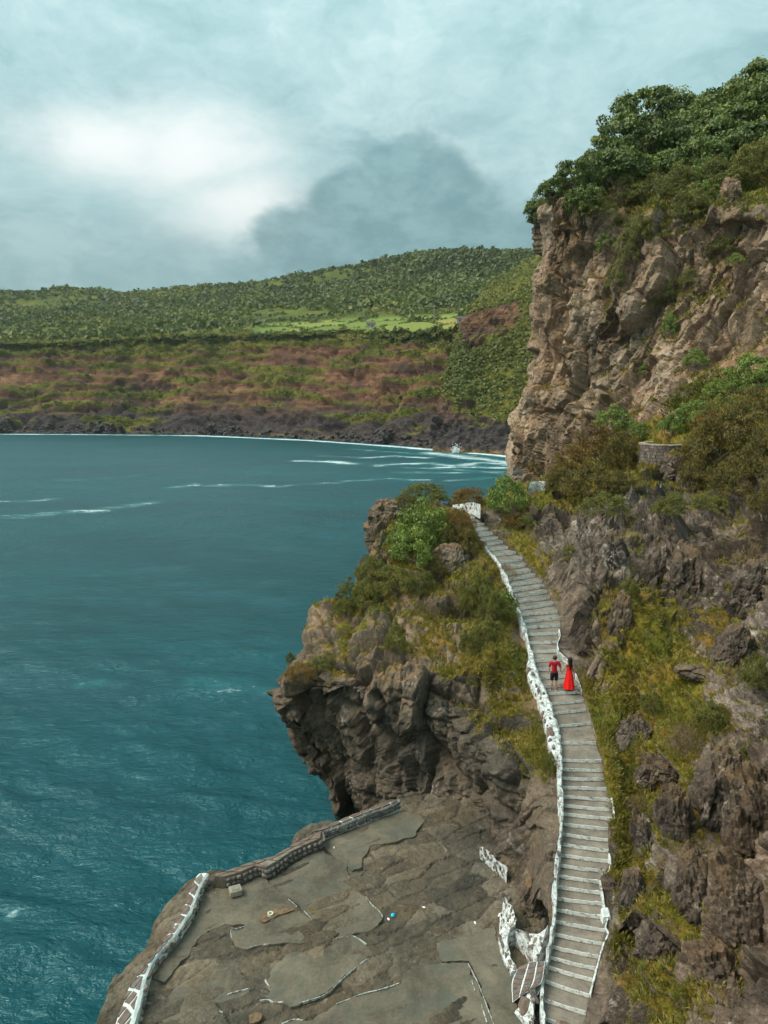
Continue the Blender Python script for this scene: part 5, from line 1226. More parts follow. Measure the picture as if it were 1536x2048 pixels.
# ------------------------------------------------------------------ grass and low scrub that nobody could count
def tufts(name, sheet, n, thr, ln, wd, mat, seed, per=9, regions=None, label=None):
    H, N3, vg = SHEETS[sheet]; r = np.random.default_rng(seed); nr, nc = vg.shape
    i = r.integers(1, nr - 1, n * 6); j = r.integers(1, nc - 1, n * 6); v = vg[i, j]
    P = H[i, j]; u_, v_ = proj([P[:, 0], P[:, 1], P[:, 2]])
    ok = (v + 0.25 * r.random(len(v)) > thr) & (u_ > -30) & (u_ < 1600) & (v_ > 60) & (v_ < 2100) & (N3[i, j, 2] > -0.1)
    ok &= ~inside(P[:, 0], P[:, 1], STAIR_POLY)
    if regions is not None: ok &= regions(u_, v_)
    i, j, P = i[ok][:n], j[ok][:n], P[ok][:n]; Nn = N3[i, j]
    k = np.repeat(np.arange(len(P)), per)
    pt = 0.5 + 0.62 * fbm(P / 1.3, 3, seed + 5) + 0.25 * (r.random(len(P)) - .5)
    ax = Nn[k] * 0.5 + np.array([0, 0, .62]) + r.normal(size=(len(k), 3)) * .38; ax /= np.linalg.norm(ax, axis=1, keepdims=True)
    sd = np.cross(ax, r.normal(size=(len(k), 3))); sd /= np.linalg.norm(sd, axis=1, keepdims=True)
    base = P[k] + r.normal(size=(len(k), 3)) * ln * .22 - Nn[k] * .03
    L = (ln * r.uniform(.5, 1.25, len(k)) * (0.8 + 0.4 * r.random(len(P)))[k])[:, None]; W_ = (wd * r.uniform(.6, 1.2, len(k)))[:, None]
    out = Nn[k] * .35 + np.array([0, 0, -.45])
    V = np.stack([base, base + ax * L * .6 + sd * W_, base + ax * L * .6 - sd * W_, base + ax * L * .9 + out * L * .35], 1)
    m_ = len(k); b0 = np.arange(m_)[:, None] * 4
    F = np.concatenate([b0 + np.array([[0, 1, 2]]), b0 + np.array([[2, 1, 3]])])
    o = link(name, mesh_np(name, V.reshape(-1, 3), F, mat, False, {'tint': np.repeat(np.clip(pt[k] + .3 * (r.random(m_) - .5), 0, 1), 4)})); tag(o, label, 'grass', kind='stuff'); return o
tufts('grass', 'rock_outcrop', 7000, .62, .22, .015, L_grass, 1, 10, label='ochre and green grass tufts on the rock outcrop')
tufts('grass', 'cliff_slope', 10500, .56, .22, .015, L_grass, 2, 10, label='ochre and green grass tufts on the slope right of the stairs')
tufts('grass', 'cliff_slope', 900, .30, .22, .022, L_lush, 3, 10, lambda u, v: (np.hypot((u - 1305) / 30, (v - 965) / 45) < 1), label='patch of bright green grass below the round stone wall')
tufts('scrub', 'headland_cliff', 9000, .62, .42, .06, L_olive, 4, 8, label='low scrub covering the headland slope')
tufts('grass', 'headland_cliff', 8500, .36, .36, .04, L_grass, 5, 8, lambda u, v: v > 430, label='ochre grass on ledges of the headland cliff')

# ------------------------------------------------------------------ far woods: one mass, thousands of crowns
def ico():
    bm = bmesh.new(); bmesh.ops.create_icosphere(bm, subdivisions=1, radius=1.0); V = np.array([v.co[:] for v in bm.verts]); F = np.array([[v.index for v in f.verts] for f in bm.faces]); bm.free(); return V, F
IV, IF = ico()
def crowns(name, P, rad, seed, mat, tint, label):
    r = np.random.default_rng(seed); n = len(P)
    q = 9; e = r.normal(size=(n * q, 3)); e[:, 2] = np.abs(e[:, 2]) * .8 - .15; e /= np.linalg.norm(e, axis=1, keepdims=True); k = np.repeat(np.arange(n), q)
    C = P[k] + e * (rad[k] * r.uniform(.55, 1.0, n * q))[:, None] * np.array([1, 1, .8]) + np.array([0, 0, .35]) * rad[k][:, None]
    nn = e + r.normal(size=e.shape) * .35; nn /= np.linalg.norm(nn, axis=1, keepdims=True)
    V, F = leaf_quads(C, nn, rad[k] * r.uniform(.7, 1.15, n * q), .75, seed + 1, -.15)
    t = np.repeat(np.clip(tint[k] + r.uniform(-.14, .14, n * q), 0, 1), 4)
    o = link(name, mesh_np(name, V.reshape(-1, 3), F, mat, False, {'tint': t})); tag(o, label, 'wood', kind='stuff'); return o
H, rr_, fld, face, shore, vgf = FAR; r = np.random.default_rng(9); nr, nc = vgf.shape
N_ = 80000; i = r.integers(8, int(nr * 6.05 / 11), N_); j = r.integers(0, nc, N_)
P = H[i, j] + r.normal(size=(N_, 3)) * np.array([3, 3, 0]); u_, v_ = proj([P[:, 0], P[:, 1], P[:, 2]])
dens = fbm(P / 70, 3, 91)
ok = (fld[i, j] < .05) & (u_ > -120) & (u_ < 1150) & (dens + r.random(N_) * .8 > .12)
ok &= ~((v_ > 655) & (r.random(N_) < .75)) & ~((u_ > 480) & (u_ < 930) & (v_ > 618) & (r.random(N_) < .9))
P = P[ok][:19000]
crowns('wood', P, r.uniform(2.0, 4.2, len(P)) * (1 + .7 * (r.random(len(P)) < .06)), 10, L_forest, .42 + .55 * fbm(P / 55, 3, 93), 'far woodland covering the hill across the bay')
# hedges along the plots and shrubs on the far cliff
i = r.integers(int(nr * 4.5 / 11), int(nr * 6.2 / 11), 30000); j = r.integers(0, nc, 30000); P = H[i, j]; u_, v_ = proj([P[:, 0], P[:, 1], P[:, 2]])
ok = (u_ > 470) & (u_ < 950) & (fld[i, j] < .05) & (v_ > 615) & (v_ < 672); P = P[ok][:1100]
crowns('hedge', P, r.uniform(.7, 1.5, len(P)), 12, L_forest, .4 + .3 * r.random(len(P)), 'far hedges between the green plots above the cliff')
i = r.integers(int(nr * 6.1 / 11), int(nr * 9.2 / 11), 40000); j = r.integers(0, nc, 40000); P = H[i, j]
ok = (vgf[i, j] + .3 * r.random(40000) > .78); P = P[ok][:5000]; u_, v_ = proj([P[:, 0], P[:, 1], P[:, 2]])
crowns('scrub', P, r.uniform(.5, 1.5, len(P)), 14, L_forest, .45 + .5 * fbm(P / 30, 3, 95), 'far scrub on the terraced cliff across the bay')
Hs, Ns, vs = SHEETS['wooded_spur']; i = r.integers(0, vs.shape[0], 14000); j = r.integers(0, vs.shape[1], 14000); ok = vs[i, j] > .62; P = Hs[i, j][ok][:5200]
crowns('wood', P, r.uniform(.6, 1.4, len(P)), 16, L_forest, .74 + .4 * fbm(P / 30, 3, 96), 'dense dark green wood on the steep spur at the end of the bay')

# ------------------------------------------------------------------ boulders
def boulder_mesh(seed, mat, sub=5, pts=2.2, amp=.30):
    bm = bmesh.new(); bmesh.ops.create_icosphere(bm, subdivisions=sub, radius=1.0)
    co = np.array([v.co[:] for v in bm.verts], np.float32); n = co / np.linalg.norm(co, axis=1, keepdims=True)
    F = np.array([[v.index for v in f.verts] for f in bm.faces]); bm.free()
    d = np.ones(len(n)); tone = np.zeros(len(n))
    for k, (s_, a_) in enumerate(((.75, amp), (.32, amp * .38), (.14, amp * .14))):
        F1, F2, rid, dv = worley(n / s_ + seed * 7.3, seed + k)
        d += a_ * (rid[:, 0] - .5) * .7 + a_ * ((rid - .5) * dv).sum(-1) * 1.6 - a_ * .25 * np.exp(-((F2 - F1) / .06) ** 2); tone += rid[:, 1] / (k + 1)
    d += .10 * fbm(n * 2.3 + seed, 4, seed)
    V = n * d[:, None]
    return mesh_np('boulder', V, F, mat, False, {'tone': tone / 1.83 * .75, 'veg': np.zeros(len(n)), 'soil': sst(V[:, 2], .3, 1.0) * .7})
def boulder(u, v, w_, h_, label, mat, seed, sink=.30, tilt=0.0, depth=1.0):
    h = cast(u, v, LAND)
    if h is None: return
    p, nn, ob = h; s = dist(p) / FPX; d = np.array(ray(u, v)); d /= np.linalg.norm(d)
    o = link('boulder', boulder_mesh(seed, mat), None, p + d * (w_ * s * .5 * depth) * (sink - .25)); o.scale = (w_ * s * .5, w_ * s * .5 * depth, h_ * s * .52)
    o.rotation_euler = (0, tilt, seed * .7 if tilt == 0 else 0); tag(o, label, 'boulder'); return o
for k, a in enumerate([(1374,1168,92,140,'great dark boulder with a white streak wedged on the slope under the heath',M_slope,.55,-.05),(1308,1150,56,130,'tall dark rock slab left of the great wedged boulder',M_slope,.4,.12),
    (903,1138,84,100,'rounded purple-brown boulder on the outcrop beside the heath',M_knoll,.7,0),(1268,1478,58,84,'triangular grey boulder on the grassy bank right of the stairs',M_slope,.35,.15),
    (1228,1112,44,90,'upright pinkish rock on the slope above the upper stairs',M_slope,.4,-.1),(1346,936,44,50,'rounded pale boulder below the round stone wall',M_slope,.3,0),
    (1466,1306,64,96,'leaning grey boulder near the right edge of the slope',M_slope,.4,.25),(772,1034,66,66,'brown rock at the seaward corner of the outcrop top',M_knoll,.4,0),
    (714,1124,26,30,'small rock spike on the seaward edge of the outcrop',M_knoll,.3,.4),(1238,404,36,66,'pointed rock standing on the headland rim',M_head,.4,.1),
    (1462,392,34,52,'rock fin on the headland rim near the right',M_head,.4,-.15),(1335,1545,52,40,'flat grey stone below the dry thicket',M_slope,.4,0),
    (1395,1345,70,26,'flat pale ledge stone on the grassy slope',M_slope,.4,0),(1500,1180,60,100,'grey rock rib at the right edge under the pink rock',M_slope,.45,.2),
    (958,1040,22,40,'narrow brown rock right of the top steps',M_knoll,.4,.3),(1070,1812,56,84,'dark rock between the lower stairs wall and the whitewashed arc',M_knoll,.2,.1)]):
    boulder(a[0], a[1], a[2], a[3], a[4], a[5], 20 + k, a[6], a[7])

for k, a in enumerate([(1296,1690,46,120,'narrow upright rock in the moss right of the lower stairs'),(1352,1650,64,150,'tall grey rock rib in the middle of the lower right bank'),(1430,1600,84,190,'broad upright rock face below the small olive bush'),(1500,1650,90,210,'tall rock slab at the right edge above the dark hollow'),
    (1390,1800,78,170,'dark upright rock low on the right bank'),(1478,1830,96,190,'large leaning rock in the lower right corner'),(1268,1800,44,110,'thin dark rock beside the lowest steps'),(1328,1890,80,110,'squat rock above the grass in the lower right'),(1420,1960,90,120,'broken rock at the bottom edge right of the grass tuft'),(1290,1560,40,60,'small grey rock in the green bank right of the stairs'),(1240,1250,50,110,'dark rock rib above the couple')]):
    boulder(a[0], a[1], a[2], a[3], a[4], M_slope, 60 + k, .55, (-.28, -.18, .12, -.22, -.15, -.3, -.1, .2, -.2, .15, .1)[k])

# ------------------------------------------------------------------ round dry-stone lookout wall
h = cast(1322, 926, ('cliff_slope', 'headland_cliff')); p = h[0]
s = dist(p) / FPX; RW = 50 * s; HW = 36 * s
rw = empty('round_stone_wall', (p[0] + RW * .55, p[1] + RW * .9, p[2] - .15)); tag(rw, 'round dry-stone lookout wall with a pale coping above the stairs', 'wall', kind='thing')
def arc_block(r0, r1, a0, a1, z0, z1, mat, name, parent, jit=.02):
    n = 3; V = []
    for z in (z0, z1):
        for r_ in (r0, r1):
            for t in np.linspace(a0, a1, n): V.append((math.cos(t) * r_ + random.uniform(-jit, jit), math.sin(t) * r_ + random.uniform(-jit, jit), z + random.uniform(-jit, jit) * .6))
    V = np.array(V); i = np.arange(12).reshape(2, 2, 3); F = []
    for k in range(n - 1):
        F += [(i[1,0,k],i[1,0,k+1],i[1,1,k+1],i[1,1,k]),(i[0,0,k],i[0,1,k],i[0,1,k+1],i[0,0,k+1]),(i[0,0,k],i[0,0,k+1],i[1,0,k+1],i[1,0,k]),(i[0,1,k],i[1,1,k],i[1,1,k+1],i[0,1,k+1])]
    F += [(i[0,0,0],i[1,0,0],i[1,1,0],i[0,1,0]),(i[0,0,2],i[0,1,2],i[1,1,2],i[1,0,2])]
    me = mesh_np(name, V, np.array(F), mat); bm = bmesh.new(); bm.from_mesh(me); bmesh.ops.recalc_face_normals(bm, faces=bm.faces); bm.to_mesh(me); bm.free()
    return link(name, me, parent)
M_cope = plain('pale_coping', (0.30, 0.255, 0.19), .9, .25, 3, .3)
NA = 40
Vc = []
for t in np.linspace(0, 2 * math.pi, NA, endpoint=False):
    for r_, z in ((RW - .28, -.6), (RW - .06, -.6), (RW - .06, HW - .06), (RW - .28, HW - .06)): Vc.append((math.cos(t) * r_, math.sin(t) * r_, z))
i = np.arange(NA * 4).reshape(NA, 4); j = np.roll(i, -1, 0); F = np.concatenate([np.stack([i[:, a_], j[:, a_], j[:, (a_ + 1) % 4], i[:, (a_ + 1) % 4]], -1) for a_ in range(4)])
link('core', mesh_np('core', np.array(Vc), F, M_dstone), rw)
for row in range(6):
    z0 = HW * row / 6; a = math.pi * .80 + random.random() * .2
    while a < math.pi * 1.95:
        da = random.uniform(.09, .20)
        arc_block(RW - .16, RW + random.uniform(.0, .05), a + .008, a + da - .008, z0 + .01, z0 + HW / 6 - .012, random.choice([M_wstone, M_bstone, M_dstone, M_wstone]), 'stone', rw, .014); a += da
for k in range(26):
    a0 = 2 * math.pi * k / 26; arc_block(RW - .36, RW + .07, a0 + .004, a0 + 2 * math.pi / 26 - .004, HW + .001, HW + .09, M_cope, 'coping_stone', rw, .012)

# white wall at the foot of the cliff, behind the small tree
r_ = blob_wall('patch of white wall behind the small tree at the cliff foot', [(1058,977),(1074,975),(1091,972)], [(1060,961),(1074,959),(1091,961)], [-5.95,-5.95,-5.95], [-5.45,-5.4,-5.45], [-7.0], 47, .03)

# ------------------------------------------------------------------ small things on the platform
def bmo(name, fn, mat, parent=None, loc=(0, 0, 0)):
    bm = bmesh.new(); fn(bm); bmesh.ops.recalc_face_normals(bm, faces=bm.faces); me = bpy.data.meshes.new(name); bm.to_mesh(me); bm.free(); me.materials.append(mat)
    return link(name, me, parent, loc)
def cubef(sx, sy, sz, cx=0, cy=0, cz=0, bev=.01):
    def f(bm):
        bmesh.ops.create_cube(bm, size=1.0, matrix=Matrix.Translation((cx, cy, cz)) @ Matrix.Diagonal((sx, sy, sz, 1)))
        if bev: bmesh.ops.bevel(bm, geom=bm.edges[:], offset=bev, segments=2, affect='EDGES')
    return f
M_box = plain('cast_box', (0.27, 0.235, 0.17), .9, .2, 8, .3); M_lid = plain('box_lid', (0.20, 0.185, 0.15), .9, .2, 8, .3)
p = Pp(471, 1786, .05); q = empty('concrete_box', tuple(p)); q.rotation_euler = (0, 0, .42); tag(q, 'small square concrete box with a recessed lid beside the parapet', 'box')
bmo('body', cubef(.40, .36, .20, 0, 0, .08, .02), M_box, q); bmo('lid', cubef(.26, .22, .03, 0, 0, .185, .006), M_lid, q)
def ringf(r0, r1, h):
    def f(bm):
        n = 20; V = [[], [], [], []]
        for k in range(n):
            a = 2 * math.pi * k / n; c_, s_ = math.cos(a), math.sin(a)
            for l, (r, z) in enumerate(((r1, 0), (r1 * .95, h), (r0, h), (r0, -.02))): V[l].append(bm.verts.new((c_ * r, s_ * r, z)))
        for k in range(n):
            j = (k + 1) % n
            for l in range(3): bm.faces.new((V[l][k], V[l][j], V[l + 1][j], V[l + 1][k]))
        bm.faces.new(V[3][::-1])
    return f
o = bmo('drain_pipe', ringf(.05, .10, .09), plain('pale_pipe', (.50, .45, .31), .7, .2, 9), None, tuple(Pp(541, 1831, .03))); tag(o, 'pale round drain pipe end in the rusty hollow of the concrete', 'pipe')
M_rust = plain('rust_stained_cement', (.145, .098, .055), .9, .5, 5, .3)
def patch(px, dz, mat, name, label, cat):
    ring = [Pp(u, v, dz) for u, v in px]; c_ = np.mean(ring, 0); bm = bmesh.new()
    R2 = cr(np.array(ring + ring[:1]), 40)[:-1]; t = [bm.verts.new(tuple(a_ - c_ + np.array([0, 0, .006 * math.sin(k)]))) for k, a_ in enumerate(R2)]; bt = [bm.verts.new(tuple(a_ - c_ - np.array([0, 0, .08]))) for a_ in R2]
    bm.faces.new(t); n = len(t)
    for k in range(n): bm.faces.new((t[k], bt[k], bt[(k + 1) % n], t[(k + 1) % n]))
    bmesh.ops.recalc_face_normals(bm, faces=bm.faces); bmesh.ops.triangulate(bm, faces=[f for f in bm.faces if len(f.verts) > 4]); me = bpy.data.meshes.new(name); bm.to_mesh(me); bm.free(); me.materials.append(mat)
    o = link(name, me, None, tuple(c_)); 
    return o
o = patch([(545,1820),(560,1816),(578,1815),(590,1818),(576,1824),(556,1830),(545,1836),(528,1844),(519,1838),(526,1826)], .052, M_rust, 'rust_patch', '', ''); o.parent = shelf; o.name = 'rusty_cement_patch'
o = patch([(498,2030),(510,2024),(524,2028),(520,2040),(500,2046)], .03, M_rust, 'rusty_cement_patch', '', ''); o.parent = shelf
def crumple(name, u, v, sz, mat, label, cat='litter', seed=0, z=.04):
    bm = bmesh.new(); bmesh.ops.create_icosphere(bm, subdivisions=3, radius=1); co = np.array([q.co[:] for q in bm.verts])
    d = 1 + .55 * fbm(co * 1.9 + seed, 3, seed); 
    for q, c_, k in zip(bm.verts, co, d): q.co = c_ * k
    me = bpy.data.meshes.new(name); bm.to_mesh(me); bm.free(); me.materials.append(mat); h = cast(u, v); p = h[0] if h else Pp(u, v)
    o = link(name, me, None, (p[0], p[1], p[2] + sz[2] * .6)); o.scale = sz; o.rotation_euler = (0, 0, seed); tag(o, label, cat); return o
crumple('crumpled_bag', 786, 1832, (.085, .06, .05), plain('blue_plastic', (.015, .42, .60), .4, .2), 'crumpled bright blue bag lying on the rock shelf', seed=1)
M_lit = plain('white_litter', (.78, .78, .74), .6, .1)
crumple('paper_scrap', 777, 1839, (.06, .03, .02), M_lit, 'white scrap of litter next to the blue bag', seed=2)
crumple('paper_scrap', 848, 1815, (.05, .025, .02), M_lit, 'pale scrap on the rock shelf right of the blue bag', seed=3)
crumple('paper_scrap', 1000, 1830, (.09, .04, .03), M_lit, 'white scrap leaning by the mottled wall stub', seed=4)
crumple('paper_scrap', 950, 1846, (.05, .03, .02), M_lit, 'white scrap on the shelf left of the mottled wall stub', seed=5)
crumple('paper_scrap', 668, 1696, (.03, .03, .03), M_lit, 'small white scrap near the far parapet', seed=6)

# ------------------------------------------------------------------ far details
M_pole = plain('grey_pole', (.30, .28, .25), .8, .1)
for u, v, lab in ((727, 640, 'utility pole standing among the far green plots'), (868, 640, 'utility pole near the right end of the far plots')):
    h = cast(u, v, ('far_coast',))
    if h:
        p = h[0]; o = link('utility_pole', tubes('utility_pole', [([(0, 0, -1), (0, 0, 4), (0, 0, 9)], [.28, .24, .2]), ([(-1.3, 0, 8.3), (0, 0, 8.3), (1.3, 0, 8.3)], [.14, .14, .14])], M_pole), None, tuple(p)); tag(o, lab, 'pole', 'far utility poles')
M_fwall = plain('far_wall', (.34, .30, .26), .9, .1, .5); M_froof = plain('far_roof', (.10, .085, .08), .9, .1, .5)
for u, v, lab, sc_ in ((925, 648, 'low dark shed at the right end of the far plots', 1.0), (742, 655, 'small pale hut on the cliff edge below the far pole', .8), (272, 605, 'tiny house among the trees on the left hill', 1.3)):
    h = cast(u, v, ('far_coast',))
    if h:
        q = empty('far_hut', tuple(h[0])); q.scale = (sc_, sc_, sc_); tag(q, lab, 'hut', 'far huts', 'thing')
        bmo('wall', cubef(7, 4, 3.4, 0, 0, 1.2, 0), M_fwall, q)
        def roof(bm):
            V = [bm.verts.new(c_) for c_ in ((-3.8, -2.4, 2.9), (3.8, -2.4, 2.9), (3.8, 2.4, 2.9), (-3.8, 2.4, 2.9), (-3.8, 0, 4.4), (3.8, 0, 4.4))]
            for f in ((0, 1, 5, 4), (2, 3, 4, 5), (0, 4, 3), (1, 2, 5), (0, 3, 2, 1)): bm.faces.new([V[k] for k in f])
        bmo('roof', roof, M_froof, q); bmo('door', cubef(1.1, .1, 2.1, 1, -2.03, 1.0, 0), M_froof, q); bmo('window', cubef(1.2, .1, 1.0, -1.6, -2.03, 1.6, 0), M_froof, q)
M_spray = plain('sea_spray', (.80, .84, .84), .9, .05)
p = PZ(912, 906, -CZ); r = np.random.default_rng(77); n = 420
P = np.stack([r.normal(0, .75, n), r.normal(0, .8, n), np.abs(r.normal(0, 1.5, n))], -1); P[:, 0] *= (1 + P[:, 2] * .15)
V = IV[None] * r.uniform(.05, .20, n)[:, None, None] + P[:, None]; F = (IF[None] + (np.arange(n) * 12)[:, None, None]).reshape(-1, 3)
o = link('sea_spray', mesh_np('sea_spray', V.reshape(-1, 3), F, M_spray), None, tuple(p)); tag(o, 'white spray bursting on the far shore rocks', 'spray', kind='stuff')
# boulders of the lava shore
H, rr_, fld, face, shore, vgf = FAR; r = np.random.default_rng(31); nr, nc = vgf.shape
i = r.integers(int(nr * 9.4 / 11), int(nr * 10.7 / 11), 4200); j = r.integers(0, nc, 4200); P = H[i, j]; P = P[P[:, 2] > -.6]
M_lava = plain('shore_lava', (.060, .052, .050), .9, .5, .3)
V = IV[None] * (1 + r.uniform(-.35, .35, (len(P), 12, 1))) * (r.uniform(.5, 1.8, len(P)))[:, None, None] * np.array([1, 1, .7]) + P[:, None]
F = (IF[None] + (np.arange(len(P)) * 12)[:, None, None]).reshape(-1, 3)
o = link('shore_rocks', mesh_np('shore_rocks', V.reshape(-1, 3), F, M_lava)); tag(o, 'dark lava boulders along the far waterline', 'rocks', kind='stuff')

# ------------------------------------------------------------------ the couple
M_skin = plain('skin', (.46, .26, .17), .55, .08, 20); M_hair = plain('dark_hair', (.018, .012, .010), .5, .3, 30); M_hair2 = plain('brown_hair', (.035, .020, .014), .5, .3, 30)
M_shirt = plain('crimson_tshirt', (.40, .006, .020), .85, .12, 12, .2); M_short = plain('navy_shorts', (.008, .010, .016), .85, .2, 12); M_dress = plain('red_dress', (.80, .012, .008), .8, .10, 10, .1)
M_shoe = plain('black_shoe', (.012, .012, .014), .6, .2, 20); M_sole = plain('white_sole', (.8, .8, .8), .6, .05); M_sand = plain('tan_sandal', (.20, .10, .05), .6, .1); M_eye = plain('eye', (.05, .035, .03), .2, .05)
def skin_body(verts, edges, root, mat, name='body'):
    me = bpy.data.meshes.new(name); me.from_pydata([v[0] for v in verts], edges, []); o = link('tmp_body', me)
    md = o.modifiers.new('skin', 'SKIN'); sv = me.skin_vertices[0].data
    for k, v in enumerate(verts): sv[k].radius = (v[1], v[2] if len(v) > 2 else v[1]); sv[k].use_root = (k == root)
    md.branch_smoothing = .4; md.use_smooth_shade = True
    s2 = o.modifiers.new('sub', 'SUBSURF'); s2.levels = 2; s2.render_levels = 2
    bpy.context.view_layer.update(); dg = bpy.context.evaluated_depsgraph_get()
    m2 = bpy.data.meshes.new_from_object(o.evaluated_get(dg)); bpy.data.objects.remove(o); m2.name = name; m2.materials.clear(); m2.materials.append(mat)
    return m2
def figure(H, arms, legs, w=1.0, waist=.115, chest=.145, hip=.135):
    """verts with radii for a standing figure of height 1 * H facing +Y; arms/legs give joint positions (units of H)."""
    v = []; e = []
    def add(p, r, r2=None, par=None):
        v.append((tuple(c_ * H for c_ in p), r * H, (r2 or r) * H)); 
        if par is not None: e.append((par, len(v) - 1))
        return len(v) - 1
    pel = add((0, 0, .53), .070 * w, .055); ab = add((0, 0, .62), .062 * w, .050, pel); ch = add((0, .003, .72), .080 * w, .058, ab); ub = add((0, .0, .79), .070 * w, .050, ch)
    nk = add((0, .004, .845), .030, .030, ub); hd0 = add((0, .010, .885), .044, .048, nk); hd1 = add((0, .012, .935), .050, .056, hd0); hd2 = add((0, .008, .975), .036, .040, hd1)
    add((0, .072, .922), .009, .009, hd1)                       # nose
    for s in (-1, 1): add((s * .054, .005, .925), .010, .012, hd1)   # ears
    for s, (el, wr, hn) in zip((-1, 1), arms):
        sh = add((s * .105 * w, 0, .800), .036, .036, ub); b1 = add(tuple(np.array((s * .105 * w, 0, .800)) * .5 + np.array(el) * .5), .029, .029, sh); e_ = add(el, .024, .024, b1); w_ = add(wr, .016, .018, e_)
        pm = add(hn, .018, .012, w_); d = np.array(hn) - np.array(wr); d /= np.linalg.norm(d); side = np.cross(d, (0, 0, 1)) if abs(d[2]) < .9 else np.array((0, 1, 0)); side = side / np.linalg.norm(side)
        for f, ln in zip((-1.5, -.5, .5, 1.5), (.034, .040, .042, .036)):
            a = np.array(hn) + d * .022 + side * f * .009; b_ = a + d * ln * .6 ; c_ = b_ + d * ln * .4 + np.array((-s * .006, 0, 0))
            i1 = add(tuple(a), .0055, .0055, pm); i2 = add(tuple(b_), .005, .005, i1); add(tuple(c_), .004, .004, i2)
        t1 = add(tuple(np.array(hn) + side * .022 - d * .004), .006, .006, pm); add(tuple(np.array(hn) + side * .030 + d * .018), .005, .005, t1)
    for s, (kn_, an, to) in zip((-1, 1), legs):
        hp = add((s * .052, 0, .495), .056, .056, pel); th = add(tuple(np.array((s * .052, 0, .495)) * .5 + np.array(kn_) * .5), .046, .046, hp); k_ = add(kn_, .033, .034, th)
        cf = add(tuple(np.array(kn_) * .6 + np.array(an) * .4 + np.array((0, -.008, 0))), .032, .033, k_); a_ = add(an, .020, .021, cf); hl = add((an[0], an[1] - .010, .022), .018, .020, a_); add(to, .017, .012, hl)
    return v, e
def offset_part(me, keep, off, mat, name):
    """clothing: the body's own surface pushed outwards where keep(co) holds."""
    V = np.array([q.co[:] for q in me.vertices]); Nn = np.array([q.normal[:] for q in me.vertices]); F = [list(f.vertices) for f in me.polygons if keep(V[list(f.vertices)].mean(0))]
    idx = sorted({i for f in F for i in f}); mp = {i: k for k, i in enumerate(idx)}
    m2 = bpy.data.meshes.new(name); m2.from_pydata([tuple(V[i] + Nn[i] * off) for i in idx], [], [[mp[i] for i in f] for f in F]); m2.materials.append(mat)
    for p_ in m2.polygons: p_.use_smooth = True
    return m2
def ell(name, c_, r_, mat, parent, cut=None, bumps=0.0, seed=0, seg=3):
    bm = bmesh.new(); bmesh.ops.create_icosphere(bm, subdivisions=seg, radius=1)
    for q in bm.verts:
        k = 1 + bumps * float(fbm(np.array([q.co[:]]) * 3 + seed, 2, seed)[0]); q.co = Vector((c_[0] + q.co.x * r_[0] * k, c_[1] + q.co.y * r_[1] * k, c_[2] + q.co.z * r_[2] * k))
    if cut: bmesh.ops.delete(bm, geom=[f for f in bm.faces if cut(f.calc_center_median())], context='FACES')
    for f in bm.faces: f.smooth = True
    me = bpy.data.meshes.new(name); bm.to_mesh(me); bm.free(); me.materials.append(mat); return link(name, me, parent)
def head_height(p, vt):
    lo, hi = 1.2, 2.1
    for _ in range(30):
        m_ = .5 * (lo + hi)
        if proj(p + np.array([0, 0, m_]))[1] > vt: lo = m_
        else: hi = m_
    return lo
PS = STZ[PEOPLE_STEP]
pm_ = PZ(1107.5, 1380.0, PS); pw_ = PZ(1137.0, 1380.5, PS)
HM = head_height(pm_, 1311.5); HWm = head_height(pw_, 1314.5)
sep_ = (pw_ - pm_)[0]
print('people', HM, HWm, sep_, pm_, pw_)
# man
man = empty('person', tuple(pm_)); tag(man, 'person in a crimson T-shirt and black shorts holding hands on the stairs, seen from behind', 'person', 'couple on the stairs'); man.rotation_euler = (0, 0, R(-6))
hx = sep_ * .5 / HM
va, ea = figure(HM, [((-.150, -.012, .655), (-.150, .020, .520), (-.148, .030, .475)), ((.155, -.01, .665), (hx * .86, .020, .545), (hx * 1.0, .028, .510))],
                [((-.062, .006, .285), (-.070, 0, .045), (-.085, .065, .016)), ((.060, .012, .285), (.062, .006, .045), (.075, .070, .016))], 1.06)
bmesh_m = skin_body(va, ea, 0, M_skin); link('body', bmesh_m, man)
K = HM
link('tshirt', offset_part(bmesh_m, lambda c: (.50 * K < c[2] < .835 * K) and (abs(c[0]) < .118 * K or c[2] > .685 * K) and abs(c[0]) < .165 * K and not (abs(c[0]) > .125 * K and c[2] < .69 * K), .016, M_shirt, 'tshirt'), man)
link('shorts', offset_part(bmesh_m, lambda c: .30 * K < c[2] < .535 * K and abs(c[0]) < .120 * K, .020, M_short, 'shorts'), man)
ell('hair', (0, -.002 * K, .946 * K), (.060 * K, .066 * K, .060 * K), M_hair2, man, lambda c: c.y > .02 * K and c.z < .955 * K, .14, 3)
for s, fx in ((-1, -.075), (1, .068)):
    sh = ell('shoe', (fx * K, .022 * K, .026 * K), (.030 * K, .078 * K, .026 * K), M_shoe, man); ell('sole', (fx * K, .022 * K, .012 * K), (.033 * K, .083 * K, .012 * K), M_sole, sh)
for s in (-1, 1): ell('eye', (s * .020 * K, .066 * K, .935 * K), (.006 * K, .004 * K, .005 * K), M_eye, man, seg=2)
